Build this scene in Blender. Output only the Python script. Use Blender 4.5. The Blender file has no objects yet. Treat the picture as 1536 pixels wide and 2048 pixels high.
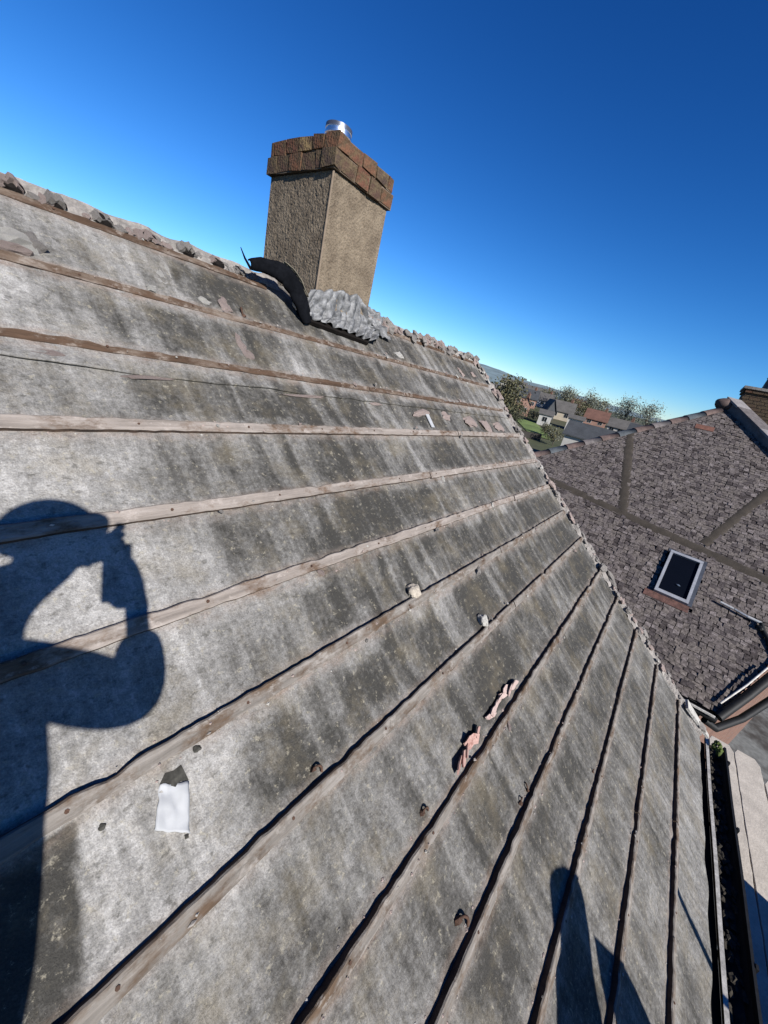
import bpy, bmesh, math, random
import numpy as np
from mathutils import Vector, Matrix, noise, Euler

# ------------------------------------------------------------------ camera, sky, sun, exposure
ZC = 7.6                                   # camera height above the ground; everything is laid out from the camera level
S = bpy.context.scene
COL = S.collection
CAM_R = Vector((0.61022, -0.76015, 0.22318))
CAM_D = Vector((-0.14698, -0.38545, -0.91095))
CAM_F = Vector((0.77848, 0.52307, -0.34693))
SUN = Vector((0.29819, 0.82267, -0.48404)).normalized()      # the way the light travels
cd = bpy.data.cameras.new('camera')
cam = bpy.data.objects.new('camera', cd)
COL.objects.link(cam)
cd.sensor_fit = 'HORIZONTAL'
cd.sensor_width = 36.0
cd.lens = 18.0
cd.clip_start = 0.01
cd.clip_end = 6000
m4 = Matrix.Identity(4)
for i in range(3):
    m4[i][0] = CAM_R[i]
    m4[i][1] = -CAM_D[i]
    m4[i][2] = -CAM_F[i]
m4.translation = (0, 0, ZC)
cam.matrix_world = m4
S.camera = cam

world = bpy.data.worlds.new('World')
S.world = world
world.use_nodes = True
wn, wl = world.node_tree.nodes, world.node_tree.links
wn.clear()
sky = wn.new('ShaderNodeTexSky')
sky.sky_type = 'NISHITA'
sky.sun_disc = False
sky.sun_elevation = math.asin(-SUN.z)
sky.sun_rotation = math.atan2(-SUN.x, -SUN.y)
sky.altitude = 200
sky.air_density = 1.0
sky.dust_density = 0.0
sky.ozone_density = 2.4
EXPO = 1.0
SKY = 0.0545


def vmath(op, src, val):
    v = wn.new('ShaderNodeVectorMath')
    v.operation = op
    wl.new(src, v.inputs[0])
    if op == 'SCALE':
        v.inputs['Scale'].default_value = val
    else:
        v.inputs[1].default_value = val
    return v.outputs[0]


# a clear, polarised-looking spring sky: a little more contrast and blue than the model gives
gam = wn.new('ShaderNodeGamma')
gam.inputs['Gamma'].default_value = 1.25
wl.new(vmath('SCALE', sky.outputs[0], 0.12), gam.inputs['Color'])
skyc = vmath('MULTIPLY', gam.outputs[0], (1.02 / 0.12, 1.09 / 0.12, 1.32 / 0.12))
sepc = wn.new('ShaderNodeSeparateColor')
wl.new(vmath('SCALE', skyc, SKY * 2 ** EXPO), sepc.inputs[0])
comb = wn.new('ShaderNodeCombineColor')
for ch_, (pw, k_) in enumerate(((1.72, 1.22), (1.26, 1.10), (1.10, 1.15))):
    cl = wn.new('ShaderNodeMath')
    cl.operation = 'MINIMUM'
    cl.inputs[1].default_value = 1.3
    wl.new(sepc.outputs[ch_], cl.inputs[0])
    po = wn.new('ShaderNodeMath')
    po.operation = 'POWER'
    po.inputs[1].default_value = pw
    wl.new(cl.outputs[0], po.inputs[0])
    mu = wn.new('ShaderNodeMath')
    mu.operation = 'MULTIPLY'
    mu.inputs[1].default_value = k_ / (SKY * 2 ** EXPO)
    wl.new(po.outputs[0], mu.inputs[0])
    wl.new(mu.outputs[0], comb.inputs[ch_])
skyc = comb.outputs[0]
bg = wn.new('ShaderNodeBackground')
bg.inputs['Strength'].default_value = SKY
wo = wn.new('ShaderNodeOutputWorld')
wl.new(skyc, bg.inputs['Color'])
wl.new(bg.outputs[0], wo.inputs['Surface'])

sl = bpy.data.lights.new('sun', 'SUN')
sl.energy = 5.0
sl.angle = math.radians(0.5)
sl.color = (1.0, 0.955, 0.89)
so = bpy.data.objects.new('sun', sl)
COL.objects.link(so)
so.rotation_euler = SUN.to_track_quat('-Z', 'Y').to_euler()
so.location = (0, 0, 30)

S.view_settings.view_transform = 'Standard'
S.view_settings.look = 'None'
S.view_settings.exposure = EXPO
S.view_settings.gamma = 1.0
S.view_settings.use_curve_mapping = False

# ------------------------------------------------------------------ helpers
rnd = random.Random(7)


def U(a, b):
    return rnd.uniform(a, b)


def nz(x, y, z=0.0):
    return noise.noise(Vector((x, y, z)))


def fbm(x, y, z=0.0, o=4):
    return noise.fractal(Vector((x, y, z)), 1.0, 2.0, o)


def thing(name, loc, label, cat, group=None):
    o = bpy.data.objects.new(name, None)
    o.empty_display_size = 0.1
    o.location = loc
    COL.objects.link(o)
    return tag(o, label, cat, group)


def tag(o, label=None, cat=None, group=None, kind=None):
    if label: o['label'] = label
    if cat: o['category'] = cat
    if group: o['group'] = group
    if kind: o['kind'] = kind
    return o


def origin_of(p):
    v = Vector((0, 0, 0))
    while p is not None:
        v += Vector(p.location)
        p = p.parent
    return v


class MB:
    """collects faces; build() links them as one mesh object"""

    def __init__(s):
        s.v, s.f, s.m, s.sm = [], [], [], []

    def add(s, vs, fs, mi=0, smooth=False):
        b = len(s.v)
        s.v += [Vector(v) for v in vs]
        for f in fs:
            s.f.append([b + i for i in f])
            s.m.append(mi)
            s.sm.append(smooth)
        return s

    def box(s, lo, hi, mi=0, fr=None):
        x0, y0, z0 = lo
        x1, y1, z1 = hi
        vs = [Vector(p) for p in ((x0, y0, z0), (x1, y0, z0), (x1, y1, z0), (x0, y1, z0), (x0, y0, z1), (x1, y0, z1), (x1, y1, z1), (x0, y1, z1))]
        if fr: vs = [fr(*v) for v in vs]
        return s.add(vs, [(0, 3, 2, 1), (4, 5, 6, 7), (0, 1, 5, 4), (1, 2, 6, 5), (2, 3, 7, 6), (3, 0, 4, 7)], mi)

    def prism(s, poly, off, mi=0):
        """polygon (list of points) pushed along the vector off"""
        n = len(poly)
        a = [Vector(p) for p in poly]
        b = [p + Vector(off) for p in a]
        return s.add(a + b, [list(range(n))[::-1], list(range(n, 2 * n))] + [(i, (i + 1) % n, n + (i + 1) % n, n + i) for i in range(n)], mi)

    def tube(s, pts, rad, seg=8, mi=0, cap=True, smooth=True):
        pts = [Vector(p) for p in pts]
        if not hasattr(rad, '__len__'): rad = [rad] * len(pts)
        rings = []
        up = None
        for i, p in enumerate(pts):
            d = (pts[min(i + 1, len(pts) - 1)] - pts[max(i - 1, 0)]).normalized()
            if up is None:
                up = d.orthogonal().normalized()
            up = (up - d * up.dot(d)).normalized()
            w = d.cross(up)
            rings.append([p + (up * math.cos(k * math.tau / seg) + w * math.sin(k * math.tau / seg)) * rad[i] for k in range(seg)])
        vs = [q for r in rings for q in r]
        fs = [(i * seg + k, i * seg + (k + 1) % seg, (i + 1) * seg + (k + 1) % seg, (i + 1) * seg + k) for i in range(len(pts) - 1) for k in range(seg)]
        s.add(vs, fs, mi, smooth)
        if cap:
            s.add(rings[0], [list(range(seg))[::-1]], mi)
            s.add(rings[-1], [list(range(seg))], mi)
        return s

    def grid(s, fn, nu, nv, mi=0, smooth=True):
        vs = [fn(i / nu, j / nv) for i in range(nu + 1) for j in range(nv + 1)]
        w = nv + 1
        return s.add(vs, [(i * w + j, (i + 1) * w + j, (i + 1) * w + j + 1, i * w + j + 1) for i in range(nu) for j in range(nv)], mi, smooth)

    def lump(s, c, r, seed=0, sub=1, rough=0.35, mi=0, fr=None, smooth=False):
        bm = bmesh.new()
        bmesh.ops.create_icosphere(bm, subdivisions=sub, radius=1.0)
        vs = []
        for v in bm.verts:
            k = 1 + rough * nz(v.co.x * 1.3 + seed * 7.1, v.co.y * 1.3 + seed * 3.3, v.co.z * 1.3) * 1.8 + rough * 0.4 * nz(v.co.x * 4 + seed, v.co.y * 4, v.co.z * 4)
            q = Vector((c[0] + v.co.x * r[0] * k, c[1] + v.co.y * r[1] * k, c[2] + v.co.z * r[2] * k))
            vs.append(fr(*q) if fr else q)
        s.add(vs, [[v.index for v in f.verts] for f in bm.faces], mi, smooth)
        bm.free()
        return s

    def mesh(s, name, mats, org=(0, 0, 0)):
        me = bpy.data.meshes.new(name)
        o = Vector(org)
        me.from_pydata([tuple(v - o) for v in s.v], [], s.f)
        for m in (mats if isinstance(mats, (list, tuple)) else [mats]):
            me.materials.append(m)
        me.polygons.foreach_set('material_index', s.m)
        me.polygons.foreach_set('use_smooth', s.sm)
        me.update()
        return me

    def build(s, name, mats, parent=None, org=None):
        """vertices are given in layout space; org puts the object's own origin there"""
        po = origin_of(parent)
        oo = Vector(org) if org is not None else po
        o = bpy.data.objects.new(name, s.mesh(name, mats, oo))
        o.parent = parent
        o.location = oo - po
        COL.objects.link(o)
        return o


def inst(name, me, parent, loc, rot=None, scale=None):
    o = bpy.data.objects.new(name, me)
    o.parent = parent
    o.location = Vector(loc) - origin_of(parent)
    if rot is not None: o.rotation_euler = rot
    if scale is not None: o.scale = scale
    COL.objects.link(o)
    return o


# ------------------------------------------------------------------ materials
KA = 0.455                                   # base colours below were judged at exposure 0


def mat(name, col, rough=0.85, var=0.25, scale=8.0, bump=0.0, bscale=60.0, metal=0.0, col2=None, thresh=None, spec=0.3, detail=6, obj_random=0.0, bdist=0.004, sat=0.0):
    if metal < 0.5:
        col = tuple(c * KA for c in col)
        col2 = tuple(c * KA for c in col2) if col2 else None
    m = bpy.data.materials.new(name)
    m.use_nodes = True
    n, l = m.node_tree.nodes, m.node_tree.links
    b = n['Principled BSDF']
    b.inputs['Roughness'].default_value = rough
    b.inputs['Metallic'].default_value = metal
    b.inputs['Specular IOR Level'].default_value = spec
    tc = n.new('ShaderNodeTexCoord')
    t = n.new('ShaderNodeTexNoise')
    t.inputs['Scale'].default_value = scale
    t.inputs['Detail'].default_value = detail
    t.inputs['Roughness'].default_value = 0.62
    l.new(tc.outputs['Object'], t.inputs['Vector'])
    r = n.new('ShaderNodeValToRGB')
    c2 = col2 if col2 else tuple(c * (1 - var) for c in col)
    c1 = col if col2 else tuple(min(1, c * (1 + var)) for c in col)
    r.color_ramp.elements[0].color = (*c2, 1)
    r.color_ramp.elements[1].color = (*c1, 1)
    lo, hi = thresh if thresh else (0.32, 0.68)
    r.color_ramp.elements[0].position = lo
    r.color_ramp.elements[1].position = hi
    l.new(t.outputs['Fac'], r.inputs['Fac'])
    out = r.outputs['Color']
    t2 = n.new('ShaderNodeTexNoise')
    t2.inputs['Scale'].default_value = bscale
    t2.inputs['Detail'].default_value = 4
    l.new(tc.outputs['Object'], t2.inputs['Vector'])
    # fine grain
    g = n.new('ShaderNodeMapRange')
    g.inputs['From Min'].default_value = 0.3
    g.inputs['From Max'].default_value = 0.7
    g.inputs['To Min'].default_value = 1 - var * 0.6
    g.inputs['To Max'].default_value = 1 + var * 0.6
    l.new(t2.outputs['Fac'], g.inputs['Value'])
    mul = n.new('ShaderNodeVectorMath')
    mul.operation = 'SCALE'
    l.new(out, mul.inputs[0])
    l.new(g.outputs[0], mul.inputs['Scale'])
    out = mul.outputs[0]
    if obj_random:
        oi = n.new('ShaderNodeObjectInfo')
        mr = n.new('ShaderNodeMapRange')
        mr.inputs['To Min'].default_value = 1 - obj_random
        mr.inputs['To Max'].default_value = 1 + obj_random
        l.new(oi.outputs['Random'], mr.inputs['Value'])
        m2 = n.new('ShaderNodeVectorMath')
        m2.operation = 'SCALE'
        l.new(out, m2.inputs[0])
        l.new(mr.outputs[0], m2.inputs['Scale'])
        out = m2.outputs[0]
    l.new(out, b.inputs['Base Color'])
    if bump:
        bp = n.new('ShaderNodeBump')
        bp.inputs['Strength'].default_value = bump
        bp.inputs['Distance'].default_value = bdist
        l.new(t2.outputs['Fac'], bp.inputs['Height'])
        l.new(bp.outputs[0], b.inputs['Normal'])
    return m


def felt_material():
    """old bitumen underlay: grey, mottled; the attribute 'stain' holds dust (R), tile ghosts and painted edge shade (G), bleached spots (B)"""
    m = bpy.data.materials.new('weathered_underlay')
    m.use_nodes = True
    n, l = m.node_tree.nodes, m.node_tree.links
    b = n['Principled BSDF']
    b.inputs['Roughness'].default_value = 0.85
    b.inputs['Specular IOR Level'].default_value = 0.28
    uv = n.new('ShaderNodeUVMap')
    uv.uv_map = 'roof'
    at = n.new('ShaderNodeAttribute')
    at.attribute_name = 'stain_shade'
    sep = n.new('ShaderNodeSeparateColor')
    l.new(at.outputs['Color'], sep.inputs[0])

    def tex(scale, detail=5, rough=0.6, stretch=None, dist=0.0):
        t = n.new('ShaderNodeTexNoise')
        t.inputs['Scale'].default_value = scale
        t.inputs['Detail'].default_value = detail
        t.inputs['Roughness'].default_value = rough
        t.inputs['Distortion'].default_value = dist
        src = uv.outputs['UV']
        if stretch:
            mp = n.new('ShaderNodeMapping')
            mp.inputs['Scale'].default_value = (stretch[0], stretch[1], 1)
            mp.inputs['Rotation'].default_value = (0, 0, stretch[2])
            l.new(src, mp.inputs[0])
            src = mp.outputs[0]
        l.new(src, t.inputs['Vector'])
        return t.outputs['Fac']

    def ramp(fac, stops):
        r = n.new('ShaderNodeValToRGB')
        e = r.color_ramp.elements
        while len(e) < len(stops): e.new(0.5)
        for k, (p, c) in enumerate(stops):
            e[k].position = p
            e[k].color = (*c, 1)
        l.new(fac, r.inputs['Fac'])
        return r.outputs['Color']

    def mix(a, c, fac, mode='MIX', k=1.0):
        x = n.new('ShaderNodeMix')
        x.data_type = 'RGBA'
        x.blend_type = mode
        x.clamp_factor = True
        if isinstance(fac, float):
            x.inputs[0].default_value = fac
        else:
            if k != 1.0:
                mm = n.new('ShaderNodeMath')
                mm.operation = 'MULTIPLY'
                mm.inputs[1].default_value = k
                l.new(fac, mm.inputs[0])
                fac = mm.outputs[0]
            l.new(fac, x.inputs[0])
        for s, v in ((6, a), (7, c)):
            if isinstance(v, tuple):
                x.inputs[s].default_value = (*v, 1)
            else:
                l.new(v, x.inputs[s])
        return x.outputs[2]

    def grey(lo, hi, fac):
        return ramp(fac, [(lo, (0, 0, 0)), (hi, (1, 1, 1))])

    def madd(a, k, c):
        x = n.new('ShaderNodeMath')
        x.operation = 'MULTIPLY_ADD'
        l.new(a, x.inputs[0])
        x.inputs[1].default_value = k
        if isinstance(c, float):
            x.inputs[2].default_value = c
        else:
            l.new(c, x.inputs[2])
        return x.outputs[0]

    v = madd(tex(2.0, 6, 0.65, dist=0.5), 0.85, 0.515 - 0.5 * (0.85 + 0.58 + 0.46 + 0.80 + 0.80))
    v = madd(tex(6.5, 6, 0.7, dist=0.8), 0.58, v)
    v = madd(tex(20, 5, 0.7), 0.46, v)
    v = madd(tex(62, 4, 0.7), 0.80, v)
    v = madd(tex(1.0, 6, 0.7, (20, 1.7, 0.0)), 0.80, v)          # streaks down the slope
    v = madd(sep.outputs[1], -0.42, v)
    v = madd(sep.outputs[2], 0.30, v)
    base = ramp(v, [(0.10, (0.058, 0.055, 0.049)), (0.32, (0.142, 0.136, 0.126)), (0.50, (0.246, 0.238, 0.226)), (0.70, (0.378, 0.367, 0.352)), (0.92, (0.585, 0.570, 0.550))])
    base = mix(base, (0.285, 0.235, 0.150), grey(0.50, 0.66, tex(4.5, 6, 0.72)), k=0.36)          # brownish grime
    sp = grey(0.575, 0.64, tex(38, 6, 0.75))
    base = mix(base, (0.52, 0.475, 0.37), sp, k=0.55)                                                   # lichen specks
    sp2 = grey(0.58, 0.66, tex(30, 4, 0.65, (1, 1.4, 0.4)))
    base = mix(base, (0.085, 0.080, 0.068), sp2, k=0.55)                                               # pits
    dn = grey(0.36, 0.66, tex(30, 5, 0.7, (0.45, 1, 0)))
    dm = n.new('ShaderNodeMath')
    dm.operation = 'MULTIPLY'
    l.new(dn, dm.inputs[0])
    l.new(sep.outputs[0], dm.inputs[1])
    dcol = ramp(tex(16, 4, 0.6, (0.5, 1, 0)), [(0.34, (0.225, 0.125, 0.068)), (0.5, (0.395, 0.315, 0.268)), (0.7, (0.455, 0.392, 0.355))])
    base = mix(base, dcol, dm.outputs[0])
    fine = tex(210, 4, 0.7)
    g = n.new('ShaderNodeMapRange')
    g.inputs['From Min'].default_value = 0.3
    g.inputs['From Max'].default_value = 0.7
    g.inputs['To Min'].default_value = 0.70 * KA
    g.inputs['To Max'].default_value = 1.36 * KA
    l.new(fine, g.inputs['Value'])
    sc = n.new('ShaderNodeVectorMath')
    sc.operation = 'SCALE'
    l.new(base, sc.inputs[0])
    l.new(g.outputs[0], sc.inputs['Scale'])
    l.new(sc.outputs[0], b.inputs['Base Color'])
    add = n.new('ShaderNodeMath')
    add.operation = 'MULTIPLY_ADD'
    l.new(tex(28, 6, 0.7), add.inputs[0])
    add.inputs[1].default_value = 2.2
    l.new(fine, add.inputs[2])
    bp = n.new('ShaderNodeBump')
    bp.inputs['Strength'].default_value = 0.8
    bp.inputs['Distance'].default_value = 0.004
    l.new(add.outputs[0], bp.inputs['Height'])
    l.new(bp.outputs[0], b.inputs['Normal'])
    return m


M = {}
M['felt'] = felt_material()
def batten_material(name, pale, mid, brown, lo=0.40, hi=0.56):
    m = bpy.data.materials.new(name)
    m.use_nodes = True
    n, l = m.node_tree.nodes, m.node_tree.links
    b = n['Principled BSDF']
    b.inputs['Roughness'].default_value = 0.92
    b.inputs['Specular IOR Level'].default_value = 0.2
    tc = n.new('ShaderNodeTexCoord')
    oi = n.new('ShaderNodeObjectInfo')
    mp = n.new('ShaderNodeMapping')
    l.new(tc.outputs['Object'], mp.inputs[0])
    l.new(oi.outputs['Location'], mp.inputs['Location'])

    def tx(sc, st, det=5, rg=0.7):
        m2 = n.new('ShaderNodeVectorMath')
        m2.operation = 'MULTIPLY'
        m2.inputs[1].default_value = (sc * st, sc, sc)
        l.new(mp.outputs[0], m2.inputs[0])
        t = n.new('ShaderNodeTexNoise')
        t.inputs['Scale'].default_value = 1
        t.inputs['Detail'].default_value = det
        t.inputs['Roughness'].default_value = rg
        l.new(m2.outputs[0], t.inputs['Vector'])
        return t.outputs['Fac']

    def rp(f, stops):
        r = n.new('ShaderNodeValToRGB')
        e = r.color_ramp.elements
        while len(e) < len(stops): e.new(0.5)
        for k, (p, c) in enumerate(stops):
            e[k].position = p
            e[k].color = (*[q * KA for q in c], 1) if isinstance(c, tuple) else (c, c, c, 1)
        l.new(f, r.inputs['Fac'])
        return r.outputs['Color']

    def mx(a, c, f):
        x = n.new('ShaderNodeMix')
        x.data_type = 'RGBA'
        l.new(f, x.inputs[0])
        l.new(a, x.inputs[6])
        l.new(c, x.inputs[7])
        return x.outputs[2]
    gr = rp(tx(60, 0.06), [(0.30, tuple(q * 0.62 for q in mid)), (0.52, mid), (0.70, pale)])     # sawn grain, dusty
    br = rp(tx(70, 0.10), [(0.30, tuple(q * 0.45 for q in brown)), (0.70, brown)])
    c = mx(gr, br, rp(tx(10, 0.55, 6, 0.75), [(lo, 1.0), (hi, 0.0)]))
    c = mx(c, rp(tx(90, 0.7), [(0.3, mid), (0.7, tuple(min(1, q * 1.25) for q in pale))]), rp(tx(24, 0.6, 5, 0.7), [(0.56, 0.0), (0.64, 0.8)]))   # stuck mortar dust
    l.new(c, b.inputs['Base Color'])
    bp = n.new('ShaderNodeBump')
    bp.inputs['Strength'].default_value = 0.9
    bp.inputs['Distance'].default_value = 0.004
    l.new(tx(90, 0.16), bp.inputs['Height'])
    l.new(bp.outputs[0], b.inputs['Normal'])
    return m


M['batten_top'] = batten_material('weathered_batten', (0.50, 0.445, 0.410), (0.385, 0.335, 0.300), (0.235, 0.155, 0.105), 0.36, 0.50)
M['batten_grey'] = batten_material('grey_batten', (0.42, 0.385, 0.355), (0.300, 0.272, 0.245), (0.200, 0.135, 0.090), 0.38, 0.54)
M['batten_brown'] = batten_material('rust_brown_batten', (0.36, 0.315, 0.28), (0.235, 0.180, 0.140), (0.150, 0.092, 0.060), 0.46, 0.62)
M['batten_side'] = mat('brown_batten_face', (0.135, 0.088, 0.062), 0.9, 0.3, 14, 0.5, 120, col2=(0.040, 0.028, 0.023), thresh=(0.36, 0.6), bdist=0.003)
M['mortar'] = mat('old_mortar', (0.40, 0.37, 0.345), 0.95, 0.3, 18, 0.9, 90, bdist=0.008, obj_random=0.15)
M['mortar_pink'] = mat('pinkish_mortar', (0.50, 0.40, 0.365), 0.95, 0.25, 22, 0.9, 90, bdist=0.008, obj_random=0.12)
M['mortar_pale'] = mat('pale_mortar', (0.62, 0.55, 0.46), 0.95, 0.22, 25, 0.9, 100, bdist=0.006)
M['mortar_white'] = mat('whitish_mortar', (0.62, 0.60, 0.56), 0.95, 0.2, 25, 0.9, 100, bdist=0.006)
M['clay'] = mat('broken_pink_clay', (0.60, 0.38, 0.33), 0.9, 0.25, 25, 0.7, 120, col2=(0.33, 0.13, 0.10), thresh=(0.32, 0.5), bdist=0.005)
M['clay_pale'] = mat('pale_pink_clay', (0.64, 0.49, 0.45), 0.9, 0.25, 25, 0.7, 120, col2=(0.36, 0.19, 0.16), thresh=(0.3, 0.46), bdist=0.005)
M['render'] = mat('roughcast_render', (0.325, 0.262, 0.190), 0.95, 0.40, 9, 1.0, 85, bdist=0.010, detail=10, col2=(0.195, 0.152, 0.108), thresh=(0.36, 0.62))
M['render_edge'] = mat('smooth_render_arris', (0.30, 0.235, 0.175), 0.92, 0.15, 9, 0.5, 60)
BR = [mat('red_brick', (0.175, 0.075, 0.046), 0.9, 0.5, 34, 0.9, 90, col2=(0.150, 0.098, 0.052), thresh=(0.40, 0.58), bdist=0.008), mat('brown_brick', (0.115, 0.064, 0.044), 0.9, 0.45, 26, 0.9, 90, col2=(0.150, 0.108, 0.060), thresh=(0.40, 0.58), bdist=0.008),
      mat('ochre_brick', (0.33, 0.23, 0.11), 0.9, 0.50, 30, 0.9, 90, col2=(0.110, 0.066, 0.042), thresh=(0.40, 0.58), bdist=0.008), mat('orange_brick', (0.205, 0.095, 0.052), 0.9, 0.45, 26, 0.9, 90, col2=(0.120, 0.080, 0.045), thresh=(0.40, 0.58), bdist=0.008),
      mat('sooty_brick', (0.090, 0.058, 0.044), 0.9, 0.45, 26, 0.9, 90, col2=(0.160, 0.115, 0.062), thresh=(0.40, 0.58), bdist=0.008)]
M['brick_mortar'] = mat('brick_joint', (0.20, 0.155, 0.115), 0.95, 0.25, 20, 0.4, 80)
M['steel'] = mat('stainless_flue', (0.62, 0.64, 0.68), 0.28, 0.12, 10, 0.1, 40, metal=1.0)
M['steel_dark'] = mat('dark_flue_band', (0.10, 0.11, 0.14), 0.4, 0.2, 10, 0.1, 40, metal=0.7)
M['lead'] = mat('crumpled_lead', (0.33, 0.335, 0.345), 0.65, 0.5, 20, 0.7, 50, metal=0.15, spec=0.4, col2=(0.10, 0.104, 0.11), thresh=(0.34, 0.6))
M['rubber'] = mat('black_roof_felt', (0.010, 0.011, 0.014), 0.9, 0.3, 12, 0.2, 60, spec=0.0)
M['rubber_back'] = mat('felt_back', (0.24, 0.22, 0.17), 0.9, 0.3, 20, 0.4, 60)
M['dark_void'] = mat('timber_and_gap_shade', (0.022, 0.019, 0.018), 0.95, 0.3, 10, spec=0.03)  # near black: roof timber, and shade filling hollows and gaps
M['gutter_black'] = mat('black_plastic', (0.018, 0.019, 0.021), 0.6, 0.3, 14, 0.2, 40, spec=0.2)
M['rim'] = mat('grey_gutter_rim', (0.78, 0.75, 0.70), 0.8, 0.3, 22, 0.3, 70)
M['grit'] = mat('torn_gritty_underlay', (0.24, 0.225, 0.195), 0.95, 0.45, 70, 1.0, 130, bdist=0.006, col2=(0.07, 0.065, 0.058), thresh=(0.36, 0.56))
M['tape'] = mat('white_paper', (0.56, 0.575, 0.60), 0.7, 0.06, 14, 0.2, 40)
M['tear'] = mat('dark_tear', (0.060, 0.058, 0.050), 0.95, 0.4, 60, 0.6, 90)
M['iron'] = mat('rusty_iron', (0.105, 0.055, 0.035), 0.85, 0.4, 60, 0.5, 100)
M['moss'] = mat('moss', (0.11, 0.15, 0.035), 0.95, 0.5, 50, 0.9, 120)
M['leafmould'] = mat('leaf_mould', (0.045, 0.038, 0.028), 0.95, 0.6, 40, 0.9, 90)
M['board'] = mat('scaffold_plank', (0.80, 0.72, 0.62), 0.9, 0.16, 7, 0.5, 70, obj_random=0.08)
M['board_end'] = mat('plank_end', (0.30, 0.24, 0.19), 0.9, 0.3, 20, 0.4, 60)
M['galv'] = mat('galvanised_tube', (0.36, 0.37, 0.38), 0.45, 0.25, 12, 0.2, 50, metal=0.7)
M['caster_ply'] = mat('plywood', (0.42, 0.30, 0.18), 0.8, 0.2, 5, 0.2, 60)  # only for the added unseen shadow casters
M['brickwall'] = None


def brick_wall_mat(name, c1, c2, mort, scale=4.6):
    m = bpy.data.materials.new(name)
    m.use_nodes = True
    n, l = m.node_tree.nodes, m.node_tree.links
    b = n['Principled BSDF']
    b.inputs['Roughness'].default_value = 0.92
    tc = n.new('ShaderNodeTexCoord')
    sx = n.new('ShaderNodeSeparateXYZ')
    l.new(tc.outputs['Object'], sx.inputs[0])
    ad = n.new('ShaderNodeMath')
    l.new(sx.outputs['X'], ad.inputs[0])
    l.new(sx.outputs['Y'], ad.inputs[1])
    cb = n.new('ShaderNodeCombineXYZ')
    l.new(ad.outputs[0], cb.inputs['X'])
    l.new(sx.outputs['Z'], cb.inputs['Y'])
    t = n.new('ShaderNodeTexBrick')
    t.inputs['Scale'].default_value = scale
    t.inputs['Color1'].default_value = (*c1, 1)
    t.inputs['Color2'].default_value = (*c2, 1)
    t.inputs['Mortar'].default_value = (*mort, 1)
    t.inputs['Mortar Size'].default_value = 0.02
    t.inputs['Brick Width'].default_value = 1.0
    t.inputs['Row Height'].default_value = 0.345
    l.new(cb.outputs[0], t.inputs['Vector'])
    ns = n.new('ShaderNodeTexNoise')
    ns.inputs['Scale'].default_value = 3
    ns.inputs['Detail'].default_value = 8
    l.new(tc.outputs['Object'], ns.inputs['Vector'])
    mr = n.new('ShaderNodeMapRange')
    mr.inputs['To Min'].default_value = 0.6 * KA
    mr.inputs['To Max'].default_value = 1.4 * KA
    l.new(ns.outputs[0], mr.inputs['Value'])
    sc = n.new('ShaderNodeVectorMath')
    sc.operation = 'SCALE'
    l.new(t.outputs['Color'], sc.inputs[0])
    l.new(mr.outputs[0], sc.inputs['Scale'])
    l.new(sc.outputs[0], b.inputs['Base Color'])
    bp = n.new('ShaderNodeBump')
    bp.inputs['Strength'].default_value = 0.6
    bp.inputs['Distance'].default_value = 0.01
    bp.invert = True
    l.new(t.outputs['Fac'], bp.inputs['Height'])
    l.new(bp.outputs[0], b.inputs['Normal'])
    return m


M['brickwall'] = brick_wall_mat('brick_masonry', (0.20, 0.095, 0.065), (0.26, 0.13, 0.085), (0.24, 0.20, 0.17))

# ------------------------------------------------------------------ the ground, far hill
gm = mat('grass_and_earth', (0.075, 0.095, 0.035), 0.95, 0.3, 0.05, 0.0, 0.7, col2=(0.13, 0.115, 0.07), thresh=(0.4, 0.62))


def tz(d):
    """height of the land at d metres from the house: flat, then a gentle rise towards the hill"""
    for (d0, z0), (d1, z1) in zip(TERR[:-1], TERR[1:]):
        if d <= d1: return z0 + (z1 - z0) * (d - d0) / (d1 - d0)
    return TERR[-1][1]


TERR = [(0, -7.6), (60, -7.6), (160, -1.5), (300, 6.0), (700, 14.0), (2600, 20.0)]
g = MB()
RAD = [0, 12, 25, 40, 60, 75, 90, 110, 135, 160, 200, 250, 300, 400, 550, 700, 1200, 2600]
gv_ = [(r_ * math.cos(k * math.tau / 96), r_ * math.sin(k * math.tau / 96), tz(r_)) for r_ in RAD for k in range(96)]
g.add(gv_, [(i * 96 + k, (i + 1) * 96 + k, (i + 1) * 96 + (k + 1) % 96, i * 96 + (k + 1) % 96) for i in range(len(RAD) - 1) for k in range(96)], 0, True)
tag(g.build('ground', gm), 'grassy ground rising gently towards the far houses', kind='structure')
pav = MB()
pav.box((-6, -9, -7.7), (7.3, -2.55, -7.59))
tag(pav.build('pavement', mat('grey_paving', (0.24, 0.25, 0.25), 0.9, 0.25, 1.2, 0.3, 30)), 'grey paved yard below the scaffold', kind='structure')
yard = MB()
yard.box((7.3, -14, -7.7), (30, -2.55, -7.585))
tag(yard.build('path', mat('blue_grey_concrete', (0.25, 0.265, 0.265), 0.9, 0.4, 1.1, 0.3, 8, col2=(0.085, 0.08, 0.075), thresh=(0.40, 0.56))), 'blue grey concrete yard beside the neighbouring house', kind='structure')

hm = mat('hazy_wooded_hill', (0.22, 0.30, 0.33), 0.95, 0.3, 0.02, 0.0, 0.06)  # blue distance haze mixed into the base colour
h = MB()


def hill_pt(a, b):
    ang = math.radians(-30 + 80 * a)
    d = 700 + 1200 * b
    top = 98 + 16 * nz(a * 9, 2.0) + 5 * nz(a * 40, 1.0)
    k = math.sin(min(1.0, b * 1.1) * math.pi / 2)
    return Vector((d * math.cos(ang), d * math.sin(ang), -8 + (top if b < 0.999 else top - 3) * k * (0.80 + 0.24 * math.sin(a * 9 + 1))))


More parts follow.
